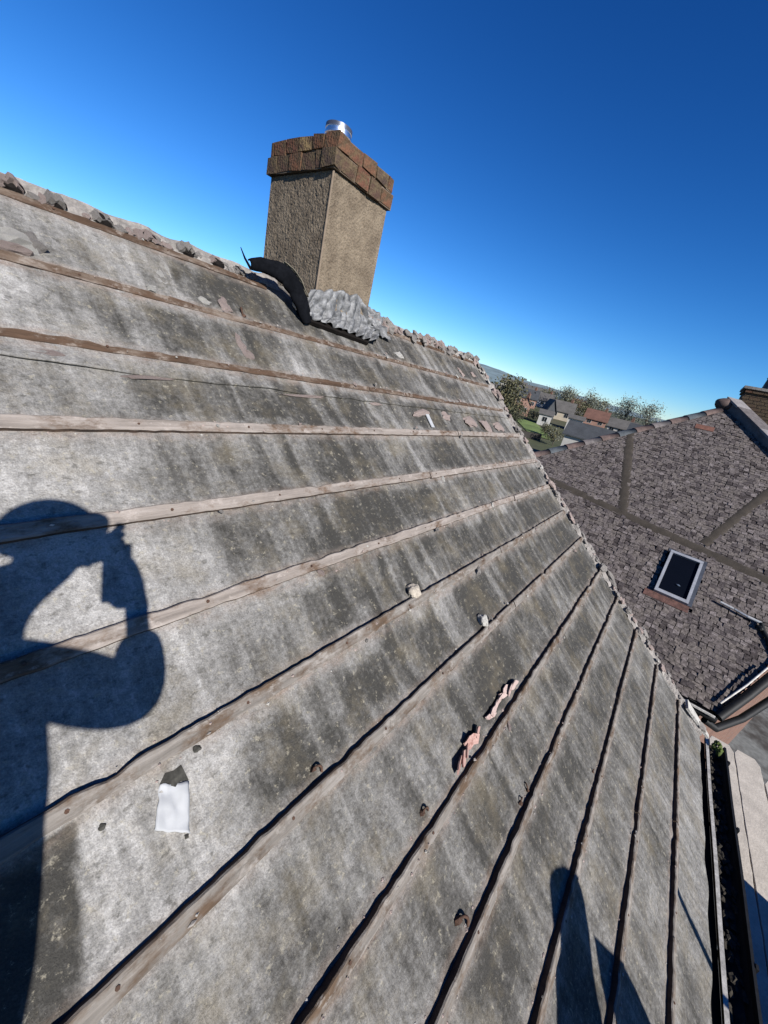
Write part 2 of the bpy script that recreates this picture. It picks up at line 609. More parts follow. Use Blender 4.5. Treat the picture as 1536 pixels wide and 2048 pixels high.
h.grid(hill_pt, 120, 14)
tag(h.build('hill', hm), 'low wooded hill along the skyline, its blue haze painted into the colour', kind='structure')
lawn = MB()


def lawn_pt(a, b):
    d_ = 84 + 24 * b
    z_ = math.radians(13.6 + 3.0 * b + 3.2 * a)
    return Vector((d_ * math.cos(z_), d_ * math.sin(z_), tz(d_) + 0.12 + 0.03 * nz(a * 5, b * 5)))


lawn.grid(lawn_pt, 12, 16)
tag(lawn.build('field', mat('bright_grass', (0.19, 0.265, 0.075), 0.95, 0.25, 0.25, 0.0, 4)), 'bright green strip of lawn beyond the verge', kind='structure')

# ------------------------------------------------------------------ our roof
PITCH = math.radians(39.524)
SP, CP = math.sin(PITCH), math.cos(PITCH)
HH = 1.15


def RP(x, t, o=0.0):
    """roof coordinates: x along the ridge, t up the slope, o out of the roof"""
    return Vector((x, HH * SP + t * CP - o * SP, -HH * CP + t * SP + o * CP))


RN = Vector((0, -SP, CP))
RV = Vector((0, CP, SP))
EAVE = -2.43
RIDGE = 1.84
VERGE = 4.25
BAT = [1.757, 1.440, 1.125, 0.802, 0.488, 0.183, -0.122, -0.435, -0.782, -1.083, -1.415, -1.755, -2.105]   # lower edges of the battens
BW, BH = 0.042, 0.026
house = thing('house', (0, HH * SP, -7.6), 'stripped house roof of grey underlay and battens with a rendered chimney on its ridge', 'house')

# the timber body of the roof under the underlay, and the walls
d = MB()
d.prism([RP(-4, EAVE + 0.02, -0.03), RP(-4, RIDGE + 0.02, -0.03), RP(VERGE - 0.05, RIDGE + 0.02, -0.03), RP(VERGE - 0.05, EAVE + 0.02, -0.03)], -RN * 0.12)
d.build('roof_deck', M['dark_void'], house)
ry, rz = RP(0, RIDGE)[1], RP(0, RIDGE)[2]
rear = MB()
rear.prism([(-4, ry + 0.02, rz - 0.01), (VERGE, ry + 0.02, rz - 0.01), (VERGE, ry + 3.4, rz - 2.8), (-4, ry + 3.4, rz - 2.8)], (0, -0.06, -0.10))
rear.build('rear_slope', mat('rear_underlay', (0.22, 0.215, 0.20), 0.9, 0.2, 5), house)
wall = MB()
wall.box((-3.95, -1.02, -7.6), (VERGE - 0.14, -0.80, -2.56))
gz = RP(0, EAVE)[2] - 0.15
wall.prism([(VERGE - 0.13, -0.79, -7.6), (VERGE - 0.13, -0.79, -2.42), (VERGE - 0.13, ry, rz - 0.22), (VERGE - 0.13, ry + 3.2, -2.75), (VERGE - 0.13, ry + 3.2, -7.6)], (-0.2, 0, 0))
wall.build('wall', M['brickwall'], house)

SAG = random.Random(3)
JX = [SAG.uniform(-0.05, 0.05) for _ in range(60)]
JA = [SAG.uniform(0.25, 1.0) for _ in range(60)]


def ghost(x, t):
    """dark ghosts where the tiles lay: sharp on one side, soft on the other; 0..1"""
    P = 0.145
    row = next((i for i, b in enumerate(BAT) if t >= b), 13)
    k = (x + 0.03 * nz(x * 3, t * 2) + 0.035 * nz(row * 3.7, 1.0) + 0.10 * (t - 0.2)) / P
    i = int(math.floor(k))
    f = k - i
    a = JA[(i * 7 + row * 11) % 60]
    w = f ** 2.6 * min(1, (1 - f) / 0.08) * a
    fade = max(0.0, min(1.0, (x - 0.45 + 0.35 * nz(x, t * 2, 5)) / 0.8)) * max(0.12, min(1.0, (t + 1.55) / 0.9))
    return max(0.0, w) * fade


def cell(x, t, f, i):
    """blocks of grime, one per tile that used to lie there"""
    P = 0.205
    u = (x + 0.10 * (t - 0.2) + 0.02 * nz(x * 4, t * 9, 3) + 0.05 * nz(i * 5.1, 2.0)) / P
    c = int(math.floor(u))
    fr = u - c
    r = (math.sin(c * 12.9898 + i * 78.233) * 43758.5453) % 1.0
    r2 = (math.sin(c * 39.346 + i * 11.135) * 24634.6345) % 1.0
    e = min(1, fr / 0.10, (1 - fr) / 0.07) if r > 0.35 else min(1, fr / 0.3, (1 - fr) / 0.3)
    lo = 0.10 + 0.15 * r2 + 0.06 * nz(x * 9, i)
    hi = 0.98 - 0.22 * r * r2
    vv = max(0.0, min(1.0, (f - lo) / 0.10, (hi - f) / 0.12))
    return max(0.0, r - 0.25) / 0.75 * max(0, e) * vv


def bay(t):
    """height above the nearest batten below, as a fraction of the gauge"""
    for i, b in enumerate(BAT):
        if t >= b:
            up = BAT[i - 1] if i else b + 0.33
            return (t - b) / (up - b), i
    return (t - EAVE) / (BAT[-1] - EAVE), 13


def felt_height(x, t):
    f, i = bay(t)
    s = math.sin(max(0, min(1, f)) * math.pi)
    z = -0.006 * s + 0.009 * fbm(x * 1.1, t * 1.6, 2.0, 3) * s + 0.0035 * fbm(x * 5, t * 7, 1.0, 3) * s + 0.0016 * nz(x * 17, t * 21)
    z += 0.008 * s * (0.4 - ghost(x, t))
    # wrinkles that run across the slope on the lower bays
    z += 0.0025 * s * nz(x * 2.0, t * 34 + x * 3)
    return z


def stains(x, t):
    f, i = bay(t)
    dust = 0.0
    for b in BAT:
        dd = b - t                           # below a batten
        if -0.02 < dd < 0.10:
            dust = max(dust, 0.95 * math.exp(-(max(0, dd) / 0.026) ** 2))
        dd = t - b - BW                      # above it
        if -0.02 < dd < 0.08:
            dust = max(dust, 0.72 * math.exp(-(max(0, dd) / 0.016) ** 2))
    dust *= 0.75 + 0.5 * nz(x * 1.7, t * 3, 9)
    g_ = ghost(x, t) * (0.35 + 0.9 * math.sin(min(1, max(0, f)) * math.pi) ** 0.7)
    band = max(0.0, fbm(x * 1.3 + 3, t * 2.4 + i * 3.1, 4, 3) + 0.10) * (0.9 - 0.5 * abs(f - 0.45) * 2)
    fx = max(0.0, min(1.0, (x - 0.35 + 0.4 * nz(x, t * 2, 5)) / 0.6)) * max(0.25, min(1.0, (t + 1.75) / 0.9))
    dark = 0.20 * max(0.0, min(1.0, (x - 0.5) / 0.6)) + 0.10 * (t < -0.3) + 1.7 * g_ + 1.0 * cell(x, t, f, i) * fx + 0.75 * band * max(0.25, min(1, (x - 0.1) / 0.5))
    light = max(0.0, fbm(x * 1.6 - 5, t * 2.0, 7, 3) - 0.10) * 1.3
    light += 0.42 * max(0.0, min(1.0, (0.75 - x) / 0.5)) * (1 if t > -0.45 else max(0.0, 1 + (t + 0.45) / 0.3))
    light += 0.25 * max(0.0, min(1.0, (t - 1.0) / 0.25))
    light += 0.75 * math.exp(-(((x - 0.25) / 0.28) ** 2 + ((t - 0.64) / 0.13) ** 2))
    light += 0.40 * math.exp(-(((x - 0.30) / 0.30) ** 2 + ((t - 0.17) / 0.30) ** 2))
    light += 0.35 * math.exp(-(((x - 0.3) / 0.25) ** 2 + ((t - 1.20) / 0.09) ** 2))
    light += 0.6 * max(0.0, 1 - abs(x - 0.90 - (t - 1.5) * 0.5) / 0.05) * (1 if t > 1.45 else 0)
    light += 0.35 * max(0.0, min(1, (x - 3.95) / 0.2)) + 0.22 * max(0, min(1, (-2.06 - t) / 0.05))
    # a darker patch with a straight edge beside the lowest left battens
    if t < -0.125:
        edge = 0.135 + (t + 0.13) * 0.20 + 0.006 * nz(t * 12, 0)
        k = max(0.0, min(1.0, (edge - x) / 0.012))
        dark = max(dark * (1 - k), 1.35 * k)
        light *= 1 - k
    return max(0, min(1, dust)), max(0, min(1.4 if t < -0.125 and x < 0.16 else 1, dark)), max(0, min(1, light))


def felt_sheet(t0, t1, lift, seed):
    xs = np.concatenate([np.linspace(-3.9, -0.25, 20), np.linspace(-0.22, 1.6, 110), np.linspace(1.62, VERGE + 0.02, 120)])
    nt = max(8, int((t1 - t0) / 0.0125))
    vs, uvs, st = [], [], []
    for x in xs:
        lo = t0 + 0.006 * nz(x * 2.3, seed) + 0.004 * nz(x * 11, seed) + (0.022 * nz(x * 2.2, 3.3) + 0.020 * math.sin(x * 13.5 + 2 * nz(x * 1.5, 2)) * (0.6 + nz(x, 8)) if seed == 3 else 0)
        for j in range(nt + 1):
            t = lo + (t1 - lo) * j / nt
            xx = x
            if x > VERGE - 0.02: xx = x + 0.03 * nz(t * 6, 5) + 0.015 * nz(t * 25, 6)
            o = felt_height(x, t) + 0.002
            k = max(0.0, 1 - (t - lo) / 0.05)
            o += lift * (0.35 + 0.65 * k * (0.8 + 0.5 * nz(x * 4, seed + 1)))
            if seed == 3 and j < 3: o += 0.004 * nz(x * 5, 2)
            vs.append(RP(xx, t, o))
            uvs.append((xx, t))
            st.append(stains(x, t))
    w = nt + 1
    fs = [(i * w + j, (i + 1) * w + j, (i + 1) * w + j + 1, i * w + j + 1) for i in range(len(xs) - 1) for j in range(nt)]
    # a little thickness along the lower edge
    nb = len(vs)
    for i in range(len(xs)):
        vs.append(vs[i * w] - RN * 0.006 + RV * 0.001)
        uvs.append(uvs[i * w])
        st.append((0, 0.9, 0))  # shade under the sheet's lower edge painted into the colour
    fs += [(nb + i, nb + i + 1, (i + 1) * w, i * w) for i in range(len(xs) - 1)]
    mb = MB()
    mb.add(vs, fs, 0, True)
    o = mb.build('underlay_sheet', M['felt'], house)
    me = o.data
    at = me.attributes.new('stain_shade', 'FLOAT_COLOR', 'POINT')
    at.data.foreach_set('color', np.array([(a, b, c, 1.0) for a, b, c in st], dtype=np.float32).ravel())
    ul = me.uv_layers.new(name='roof')
    li = np.zeros(len(me.loops), dtype=np.int32)
    me.loops.foreach_get('vertex_index', li)
    ul.data.foreach_set('uv', np.array(uvs, dtype=np.float32)[li].ravel())
    return o


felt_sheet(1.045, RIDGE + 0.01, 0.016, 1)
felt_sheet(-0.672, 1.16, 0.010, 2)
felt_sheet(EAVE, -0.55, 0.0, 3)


# battens: two or three lengths to a course
def batten(x0, x1, t, seed):
    n = max(4, int((x1 - x0) / 0.02))
    vs = []
    for i in range(n + 1):
        x = x0 + (x1 - x0) * i / n
        wv = 0.0035 * nz(x * 1.3, seed) + 0.0012 * nz(x * 14, seed)
        bw_ = 0.030 if t > 1.0 else BW if t > -0.5 else BW - 0.006
        lo = t + wv + 0.0025 * nz(x * 31, seed, 1) + 0.0022 * nz(x * 9, seed, 7)
        chip = max(0.0, nz(x * 7.5, seed, 8) - 0.34) * 0.035
        hi = t + bw_ + wv + 0.0045 * nz(x * 27, seed, 2) - chip
        bh = (0.020 if t > 1.0 else BH) + 0.004 * nz(x * 1.2, seed, 4)
        top = bh + 0.0035 * nz(x * 19, seed, 3) - 0.006
        top2 = bh + 0.0045 * nz(x * 22, seed, 5) - chip * 0.35
        vs += [RP(x, lo, -0.006), RP(x, lo + 0.001, top - 0.003), RP(x, lo + 0.005, top), RP(x, hi - 0.005, top2), RP(x, hi - 0.001, top2 - 0.004), RP(x, hi, -0.006)]
    mb = MB()
    for k in range(5):
        mb.add([vs[i * 6 + q] for i in range(n + 1) for q in (k, k + 1)], [(2 * i, 2 * i + 2, 2 * i + 3, 2 * i + 1) for i in range(n)], 1 if k in (0, 4) else 0)
    mb.add(vs[:6], [[5, 4, 3, 2, 1, 0]], 1)
    mb.add(vs[-6:], [[0, 1, 2, 3, 4, 5]], 1)
    mb.build('batten', [M['batten_brown' if t > 1.0 else 'batten_top' if t > -0.1 else 'batten_grey'], M['batten_side']], house, RP(x0, t))


for i, t in enumerate(BAT):
    e = 4.17 + U(-0.05, 0.04)
    if i == 0:
        batten(-3.8, 1.44, t, i * 3.3); batten(2.45, 4.2, t, i * 3.3 + 0.7)
        continue
    cut = [0.0, 2.62, 1.9, 2.75, 2.05, 3.1, 2.4, 2.2, 3.0, 2.5, 2.9, 2.3, 2.7][i]
    batten(-3.8, cut - 0.004, t, i * 3.3)
    batten(cut + 0.004, e, t + U(-0.002, 0.002), i * 3.3 + 0.9)

nh_ = MB()
for i, t in enumerate(BAT):
    for k in range(11):
        x = 0.12 + 0.40 * k + 0.02 * nz(k, i * 3)
        if i == 0 and 1.4 < x < 2.5: continue
        c = RP(x, t + (0.015 if t > 1.0 else BW * 0.5), (0.020 if t > 1.0 else BH) - 0.002)
        nh_.add([c + Vector((0.0045 * math.cos(q), 0, 0)) + RV * 0.0045 * math.sin(q) + RN * z_ for z_ in (-0.006, 0.0015) for q in [k2 * math.tau / 6 for k2 in range(6)]], [(6, 7, 8, 9, 10, 11)] + [(a, (a + 1) % 6, 6 + (a + 1) % 6, 6 + a) for a in range(6)])
nho = nh_.build('nail_head', M['iron'], house)
nho['kind'] = 'stuff'
# mortar left along the ridge, the verge and the battens; a few shared meshes, each lump its own part
lumps = []
for k in range(7):
    lm = MB()
    lm.lump((0, 0, 0), (1, 1, 0.8), seed=k * 2.7 + 1, sub=2, rough=0.42)
    lumps.append([lm.mesh('mortar_lump', M[q]) for q in ('mortar', 'mortar_pink', 'mortar_white')])
arch = []
for k in range(4):
    am = MB()
    n = 9
    sec = []
    for i in range(n + 1):
        a = math.pi * i / n
        jr = 1 + 0.42 * nz(a * 2.6, k * 3.1)
        ro = 1.0 * jr
        ri = 0.60 * (1 + 0.45 * nz(a * 3, k * 5 + 9))
        sec.append(((math.cos(a) * ro, math.sin(a) * ro * 0.95), (math.cos(a) * ri, math.sin(a) * ri * 0.85)))
    vs = []
    for (p, q) in sec:
        dj = 0.5 * nz(p[0] * 3, k * 1.3)
        vs += [(p[0], -0.75 + dj, p[1]), (p[0] * 0.98, 0.75, p[1] * 0.92), (q[0], 0.75, q[1] * 0.9), (q[0], -0.72 + dj, q[1])]
    am.add(vs, [(4 * i + a, 4 * i + b, 4 * i + 4 + b, 4 * i + 4 + a) for i in range(n) for a, b in ((0, 1), (1, 2), (2, 3), (3, 0))] + [(0, 3, 2, 1), (4 * n, 4 * n + 1, 4 * n + 2, 4 * n + 3)])
    arch.append(am.mesh('mortar_arch', M['mortar_pink' if k % 2 else 'mortar']))
ROOF_ROT = Euler((PITCH, 0, 0))


def roofrot(a=0.0):
    return (Matrix.Rotation(PITCH, 3, 'X') @ Matrix.Rotation(a, 3, 'Z')).to_euler()


# ridge bed: a rough strip of mortar and timber above the top batten
rb = MB()


def ridge_pt(a, b, x0, x1):
    x = x0 + (x1 - x0) * a
    t = BAT[0] + 0.03 + b * 0.085
    return RP(x, t, 0.010 + 0.010 * b + 0.012 * fbm(x * 9, b * 3, 3, 3))


for x0, x1 in ((-3.8, 1.55), (2.3, 4.24)):
    r_ = MB()
    r_.grid(lambda a, b: ridge_pt(a, b, x0, x1), int((x1 - x0) / 0.02), 5, smooth=False)
    r_.build('ridge_bed', M['mortar'], house)
vm_ = MB()
vm_.lump((0, 0, 0), (1, 1, 0.8), seed=2, sub=2, rough=0.2)
voidm = vm_.mesh('hollow_shade', M['dark_void'])
x = -1.2
while x < 1.36:
    if x > -0.2 or True:
        inst('mortar_arch', arch[rnd.randrange(4)], house, RP(x, 1.815 + U(-0.008, 0.012), 0.012), roofrot(U(-0.12, 0.12)), (0.042 + U(-0.018, 0.010), 0.030 + U(-0.008, 0.006), 0.036 + U(-0.018, 0.008)))
        inst('hollow_shade', voidm, house, RP(x + 0.004, 1.812, 0.018), roofrot(U(-0.2, 0.2)), (0.030, 0.030, 0.024))  # dark plug standing for the shade inside each mortar arch
        for q in range(2):
            s_ = U(0.010, 0.022)
            inst('mortar_lump', lumps[rnd.randrange(7)][rnd.choice((0, 1, 1))], house, RP(x + U(0.04, 0.10), 1.815 + U(-0.02, 0.02), 0.016), roofrot(U(0, 6)), (s_ * U(0.8, 1.5), s_, s_ * U(0.5, 0.9)))
    x += 0.142 + U(-0.035, 0.03)
x = 2.35
while x < 4.22:
    inst('mortar_lump', lumps[rnd.randrange(7)][rnd.choice((0, 0, 1))], house, RP(x, 1.80 + U(-0.03, 0.05), 0.02 + U(0, 0.02)), roofrot(U(0, 6)), (U(0.028, 0.06), U(0.025, 0.05), U(0.018, 0.040)))
    if rnd.random() < 0.5:
        inst('mortar_arch', arch[rnd.randrange(4)], house, RP(x + 0.05, 1.83 + U(-0.02, 0.02), 0.014), roofrot(U(-0.5, 0.5)), (U(0.036, 0.055), 0.035, U(0.035, 0.06)))
    x += U(0.055, 0.11)
# verge bed and lumps
vb = MB()


def verge_pt(a, b):
    t = EAVE + (RIDGE - EAVE) * a
    x = VERGE - 0.075 + b * 0.115 + 0.018 * nz(t * 7, 1) * (1 if b < 0.5 else -0.6) + 0.008 * nz(t * 30, b * 4)
    return RP(x, t, 0.010 + 0.016 * math.sin(b * math.pi) + 0.026 * fbm(t * 14, b * 3, 2, 4) - (0.03 if b > 0.95 else 0) + (-0.012 if b < 0.02 else 0))


vb.grid(verge_pt, 210, 6, smooth=False)
vb.build('verge_bed', M['mortar'], house)
uc = MB()
uc.prism([RP(VERGE - 0.10, EAVE, -0.035), RP(VERGE - 0.10, RIDGE, -0.035), RP(VERGE + 0.03, RIDGE, -0.035), RP(VERGE + 0.03, EAVE, -0.035)], -RN * 0.025)
uc.build('undercloak', M['mortar'], house)
t = EAVE + 0.05
while t < RIDGE:
    s_ = U(0.012, 0.030) * (1.7 if rnd.random() < 0.22 else 1)
    inst('mortar_lump', lumps[rnd.randrange(7)][rnd.choice((0, 0, 1, 1, 2))], house, RP(VERGE - 0.02 + U(-0.05, 0.03), t, 0.022 + s_ * 0.3), roofrot(U(0, 6)), (s_ * U(0.8, 1.4), s_ * U(0.8, 1.8), s_ * U(0.5, 0.9)))
    t += U(0.02, 0.11)
# crumbs along the battens
for i, b in enumerate(BAT[1:9], 1):
    for k in range(7 if i < 6 else 4):
        s_ = U(0.005, 0.013)
        inst('mortar_lump', lumps[rnd.randrange(7)][rnd.choice((0, 1, 1, 2))], house, RP(U(0.6, 3.9), b + rnd.choice((-0.012, BW + 0.012, BW * 0.5)), 0.008 if rnd.random() < 0.6 else BH), roofrot(U(0, 6)), (s_ * U(1, 2.2), s_, s_ * 0.8))
deb = MB()
for k in range(1500):
    i = rnd.randrange(13)
    b = BAT[i]
    x = U(0.0, 4.15)
    s_ = U(0.0015, 0.006) * (1.5 if rnd.random() < 0.12 else 1)
    side = rnd.random()
    if side < 0.45: t, o = b - abs(rnd.gauss(0, 0.012)) - 0.003, 0.003
    elif side < 0.7: t, o = b + U(0, BW), BH - 0.002
    else: t, o = b + BW + abs(rnd.gauss(0, 0.012)), 0.003
    c = RP(x, t, o + felt_height(x, t) * (0 if o > 0.01 else 1))
    q = [c + (Vector((1, 0, 0)) * U(0.8, 2.0) * s_), c + RV * s_ * U(0.7, 1.2), c - Vector((1, 0, 0)) * U(0.8, 2.0) * s_, c - RV * s_ * U(0.7, 1.2), c + RN * s_ * U(0.6, 1.2)]
    deb.add(q, [(0, 1, 4), (1, 2, 4), (2, 3, 4), (3, 0, 4)], rnd.choice((0, 1, 1, 2)))
do_ = deb.build('mortar_grit', [M['mortar'], M['mortar_pink'], M['mortar_white']], house)
do_['kind'] = 'stuff'
# heaps of old bedding where the photograph shows them
for (x, t, sx, sy, sz, q) in ((0.36, 1.55, 0.07, 0.04, 0.04, 2), (0.30, 1.53, 0.05, 0.03, 0.035, 2), (0.42, 1.56, 0.03, 0.04, 0.035, 0), (0.36, 1.50, 0.05, 0.015, 0.03, 1), (0.77, 1.505, 0.022, 0.02, 0.018, 2), (0.88, 1.66, 0.022, 0.09, 0.008, 2), (0.84, 1.60, 0.02, 0.05, 0.008, 2),
                              (1.10, 1.53, 0.03, 0.045, 0.02, 1), (1.0, 1.52, 0.03, 0.02, 0.014, 2), (1.09, 1.29, 0.022, 0.065, 0.012, 1), (1.115, 1.24, 0.022, 0.03, 0.014, 1), (2.39, 0.995, 0.12, 0.026, 0.018, 1), (2.75, 0.99, 0.06, 0.04, 0.02, 1), (3.15, 0.955, 0.10, 0.05, 0.018, 1),
                              (3.45, 0.93, 0.08, 0.06, 0.02, 1), (3.75, 0.92, 0.10, 0.05, 0.016, 1), (3.6, 1.55, 0.03, 0.05, 0.02, 1), (2.55, 1.55, 0.05, 0.03, 0.014, 2), (3.9, 1.58, 0.05, 0.03, 0.02, 1), (0.36, 1.085, 0.05, 0.018, 0.010, 1), (1.35, 1.035, 0.12, 0.008, 0.007, 1), (1.9, 1.035, 0.06, 0.010, 0.007, 1), (0.62, 1.038, 0.09, 0.010, 0.007, 1)):
    inst('mortar_lump', lumps[rnd.randrange(7)][q], house, RP(x, t, 0.004), roofrot(U(-0.2, 0.2)), (sx, sy, sz))


# torn, gritty strips of underlay turned up against the battens
def tear(pts, o=0.009, name='torn_underlay', m='grit'):
    mb = MB()
    c = sum((Vector((p[0], p[1], 0)) for p in pts), Vector()) / len(pts)
    n = len(pts)
    vs = [RP(c.x, c.y, o + 0.002)] + [RP(p[0], p[1], o) for k, p in enumerate(pts)] + [RP(p[0], p[1], -0.004) for p in pts]
    fs = [(0, 1 + i, 1 + (i + 1) % n) for i in range(n)] + [(1 + i, 1 + n + i, 1 + n + (i + 1) % n, 1 + (i + 1) % n) for i in range(n)]
    mb.add(vs, fs)
    return mb.build(name, M[m], house, RP(c.x, c.y))


gb = MB()
for k in range(420):
    if rnd.random() < 0.62: x = U(-0.02, 0.34); t = -0.388 + (0.034 * max(0, 1 - ((x - 0.09) / 0.20) ** 2)) * U(0, 1)
    else: x = U(0.10, 0.28); t = -0.076 + (0.018 * max(0, 1 - ((x - 0.18) / 0.10) ** 2)) * U(0, 1)
    s_ = U(0.0012, 0.0034)
    c = RP(x, t, felt_height(x, t) + 0.003)
    gb.add([c + Vector((s_ * U(0.7, 1.6), 0, 0)), c + RV * s_, c - Vector((s_ * U(0.7, 1.6), 0, 0)), c - RV * s_, c + RN * s_], [(0, 1, 4), (1, 2, 4), (2, 3, 4), (3, 0, 4)], rnd.choice((0, 1, 1)))
gbo = gb.build('bitumen_grit', [M['mortar'], M['grit']], house)
gbo['kind'] = 'stuff'

# eaves: fascia, gutter with its mould
gut = MB()


def gutter_profile(x):
    w = 0.004 * nz(x * 1.5, 4)
    return [(-1.232 + w, -2.524), (-1.253 + w, -2.521), (-1.256 + w, -2.535), (-1.275, -2.595), (-1.32, -2.612), (-1.36, -2.595), (-1.378, -2.56), (-1.382 + w, -2.528), (-1.397 + w, -2.528),
            (-1.397, -2.57), (-1.375, -2.61), (-1.32, -2.628), (-1.265, -2.61), (-1.243, -2.57)]


gx = np.linspace(-3.9, 4.40, 84)
pr = [gutter_profile(x) for x in gx]
npf = len(pr[0])
gv = [(x, y, z) for x, p in zip(gx, pr) for (y, z) in p]
for k in range(npf):
    k2 = (k + 1) % npf
    mi = 1 if k == 0 else 0
    gut.add([gv[i * npf + q] for i in range(len(gx)) for q in (k, k2)], [(2 * i, 2 * i + 1, 2 * i + 3, 2 * i + 2) for i in range(len(gx) - 1)], mi)
gut.add([gv[i] for i in range(npf)], [list(range(npf))])
gut.add([gv[(len(gx) - 1) * npf + i] for i in range(npf)], [list(range(npf))])
gutter = gut.build('gutter', [M['gutter_black'], M['rim']], house, (-3.9, -1.32, -2.6))
for x in (0.6, 1.55, 2.5, 3.45, 4.2):
    bk = MB()
    bk.box((x - 0.014, -1.392, -2.640), (x + 0.014, -1.240, -2.629))
    bk.box((x - 0.014, -1.412, -2.640), (x + 0.014, -1.3985, -2.524))
    bk.build('bracket', M['gutter_black'], gutter)
mold = MB()
for k in range(330):
    x = U(0.8, 4.35)
    s_ = U(0.006, 0.020)
    mold.lump((x, U(-1.362, -1.268), -2.588 + U(0, 0.016)), (s_ * 1.6, s_, s_ * 0.6), seed=k, sub=1, rough=0.5)
mo = mold.build('leaf_mould', M['leafmould'], gutter)
mo['kind'] = 'stuff'
fas = MB()
fas.box((-3.9, -1.215, -2.78), (VERGE - 0.06, -1.195, -2.642))
fas.box((-3.9, -1.2315, -2.640), (VERGE + 0.05, -1.03, -2.548))  # dark floor added to stand for the shade in the slot behind the gutter
fas.box((-3.9, -1.194, -2.78), (VERGE - 0.06, -1.03, -2.765))
fas.build('fascia', M['dark_void'], house)
bev = MB()                                    # the lifted barge end that closes the eaves corner
bev.prism([RP(VERGE - 0.10, -2.16, 0.03), RP(VERGE + 0.02, -2.14, 0.035), RP(VERGE + 0.06, -2.50, 0.02), RP(VERGE - 0.0, -2.50, 0.02)], RN * 0.022)
bev.build('verge_slate', M['mortar_white'], house)

# ------------------------------------------------------------------ chimney (part of the house)
CX0, CX1, CY0, CY1 = 1.705, 2.172, 1.985, 2.535
ch = MB()


def shaft_grid(p0, p1, za, zb, nrm_, n=26, mz=22):
    def fn(a, b):
        p = Vector(p0).lerp(Vector(p1), a)
        z = za + (zb - za) * b
        e = 0.0 if (a in (0.0, 1.0)) else 1.0
        return Vector((p.x, p.y, z)) + Vector(nrm_) * (0.0055 * e * fbm(p.x * 66 + p.y * 66, z * 66, 3, 3))
    return fn


zt = 0.895
for p0, p1, nn in (((CX1, CY0), (CX0, CY0), (0, -1, 0)), ((CX0, CY0), (CX0, CY1), (-1, 0, 0)), ((CX0, CY1), (CX1, CY1), (0, 1, 0)), ((CX1, CY1), (CX1, CY0), (1, 0, 0))):
    ch.grid(shaft_grid((*p0, 0), (*p1, 0), -0.45, zt, nn), 56, 120, smooth=True)
ch.add([(CX0, CY0, zt), (CX1, CY0, zt), (CX1, CY1, zt), (CX0, CY1, zt)], [(0, 1, 2, 3)])
chim = ch.build('chimney', M['render'], house, (CX0, CY0, 0))
ar = MB()
ar.tube([(CX0 + 0.001, CY0 + 0.001, 0.25), (CX0 + 0.001, CY0 + 0.001, zt - 0.002)], 0.007, 6)
ar.build('render_arris', M['render_edge'], chim)


def brick_course(z0, hgt, over, blen, off, skip=0.0):
    x0, x1, y0, y1 = CX0 - over, CX1 + over, CY0 - over, CY1 + over
    dpt = 0.10
    # mortar core slightly behind the faces
    core = MB()
    core.box((x0 + 0.009, y0 + 0.009, z0 + 0.0015), (x1 - 0.009, y1 - 0.009, z0 + hgt - 0.003))
    core.build('brick_core', M['brick_mortar'], chim)
    runs = []
    y = y0
    for (ax, fix, a0, a1) in (('x', y0, x0, x1), ('y', x0, y0 + dpt + 0.006, y1), ('x2', y1, x0 + dpt + 0.006, x1), ('y2', x1, y0 + dpt + 0.006, y1 - dpt - 0.006)):
        a = a0 - off
        first = True
        while a < a1 - 0.01:
            b = min(a + blen, a1)
            s0 = max(a, a0)
            if b - s0 > 0.02:
                j = U(-0.004, 0.004)
                q = MB()
                zz0, zz1 = z0 + 0.004 + U(-0.002, 0.002), z0 + hgt - 0.004 + U(-0.003, 0.003)
                if ax == 'x': lo, hi = (s0, fix + j, zz0), (b - 0.008, fix + dpt, zz1)
                elif ax == 'y': lo, hi = (fix + j, s0, zz0), (fix + dpt, b - 0.008, zz1)
                elif ax == 'x2': lo, hi = (s0, fix - dpt, zz0), (b - 0.008, fix + j, zz1)
                else: lo, hi = (fix - dpt, s0, zz0), (fix + j, b - 0.008, zz1)
                q.box(lo, hi)
                for v in q.v:
                    v += Vector((U(-0.006, 0.006), U(-0.006, 0.006), U(-0.006, 0.006)))
                runs.append(q)
                r = rnd.random()
                mm = BR[2] if r < 0.2 else BR[0] if r < 0.5 else BR[3] if r < 0.68 else BR[1] if r < 0.86 else BR[4]
                q.build('brick', mm, chim, lo)
            a += blen


brick_course(0.897, 0.085, 0.026, 0.112, 0.05)
brick_course(0.985, 0.072, 0.017, 0.115, 0.02)
cap = MB()
cap.grid(lambda a, b: Vector((CX0 - 0.006 + (CX1 - CX0 + 0.012) * a, CY0 - 0.006 + (CY1 - CY0 + 0.012) * b, 1.056 + 0.022 * min(1, 5 * min(a, 1 - a, b, 1 - b)) + 0.006 * nz(a * 6, b * 6))), 14, 14)
cap.build('flaunching', M['mortar'], chim)
fl = MB()
FC = (1.80, 2.10)
prof = [(0.070, 1.062), (0.070, 1.085), (0.074, 1.088), (0.074, 1.098), (0.070, 1.101), (0.070, 1.112), (0.0735, 1.114), (0.0735, 1.132), (0.062, 1.136), (0.058, 1.136), (0.058, 1.08)]
sg = 28
fv = [(FC[0] + r * math.cos(k * math.tau / sg), FC[1] + r * math.sin(k * math.tau / sg), z) for r, z in prof for k in range(sg)]
for i in range(len(prof) - 1):
    fl.add([fv[i * sg + k] for k in range(sg)] + [fv[(i + 1) * sg + k] for k in range(sg)], [(k, (k + 1) % sg, sg + (k + 1) % sg, sg + k) for k in range(sg)], 1 if i in (6, 7, 8, 9) else 0, True)
fl.build('flue_pipe', [M['steel'], M['steel_dark']], chim, (FC[0], FC[1], 1.06))


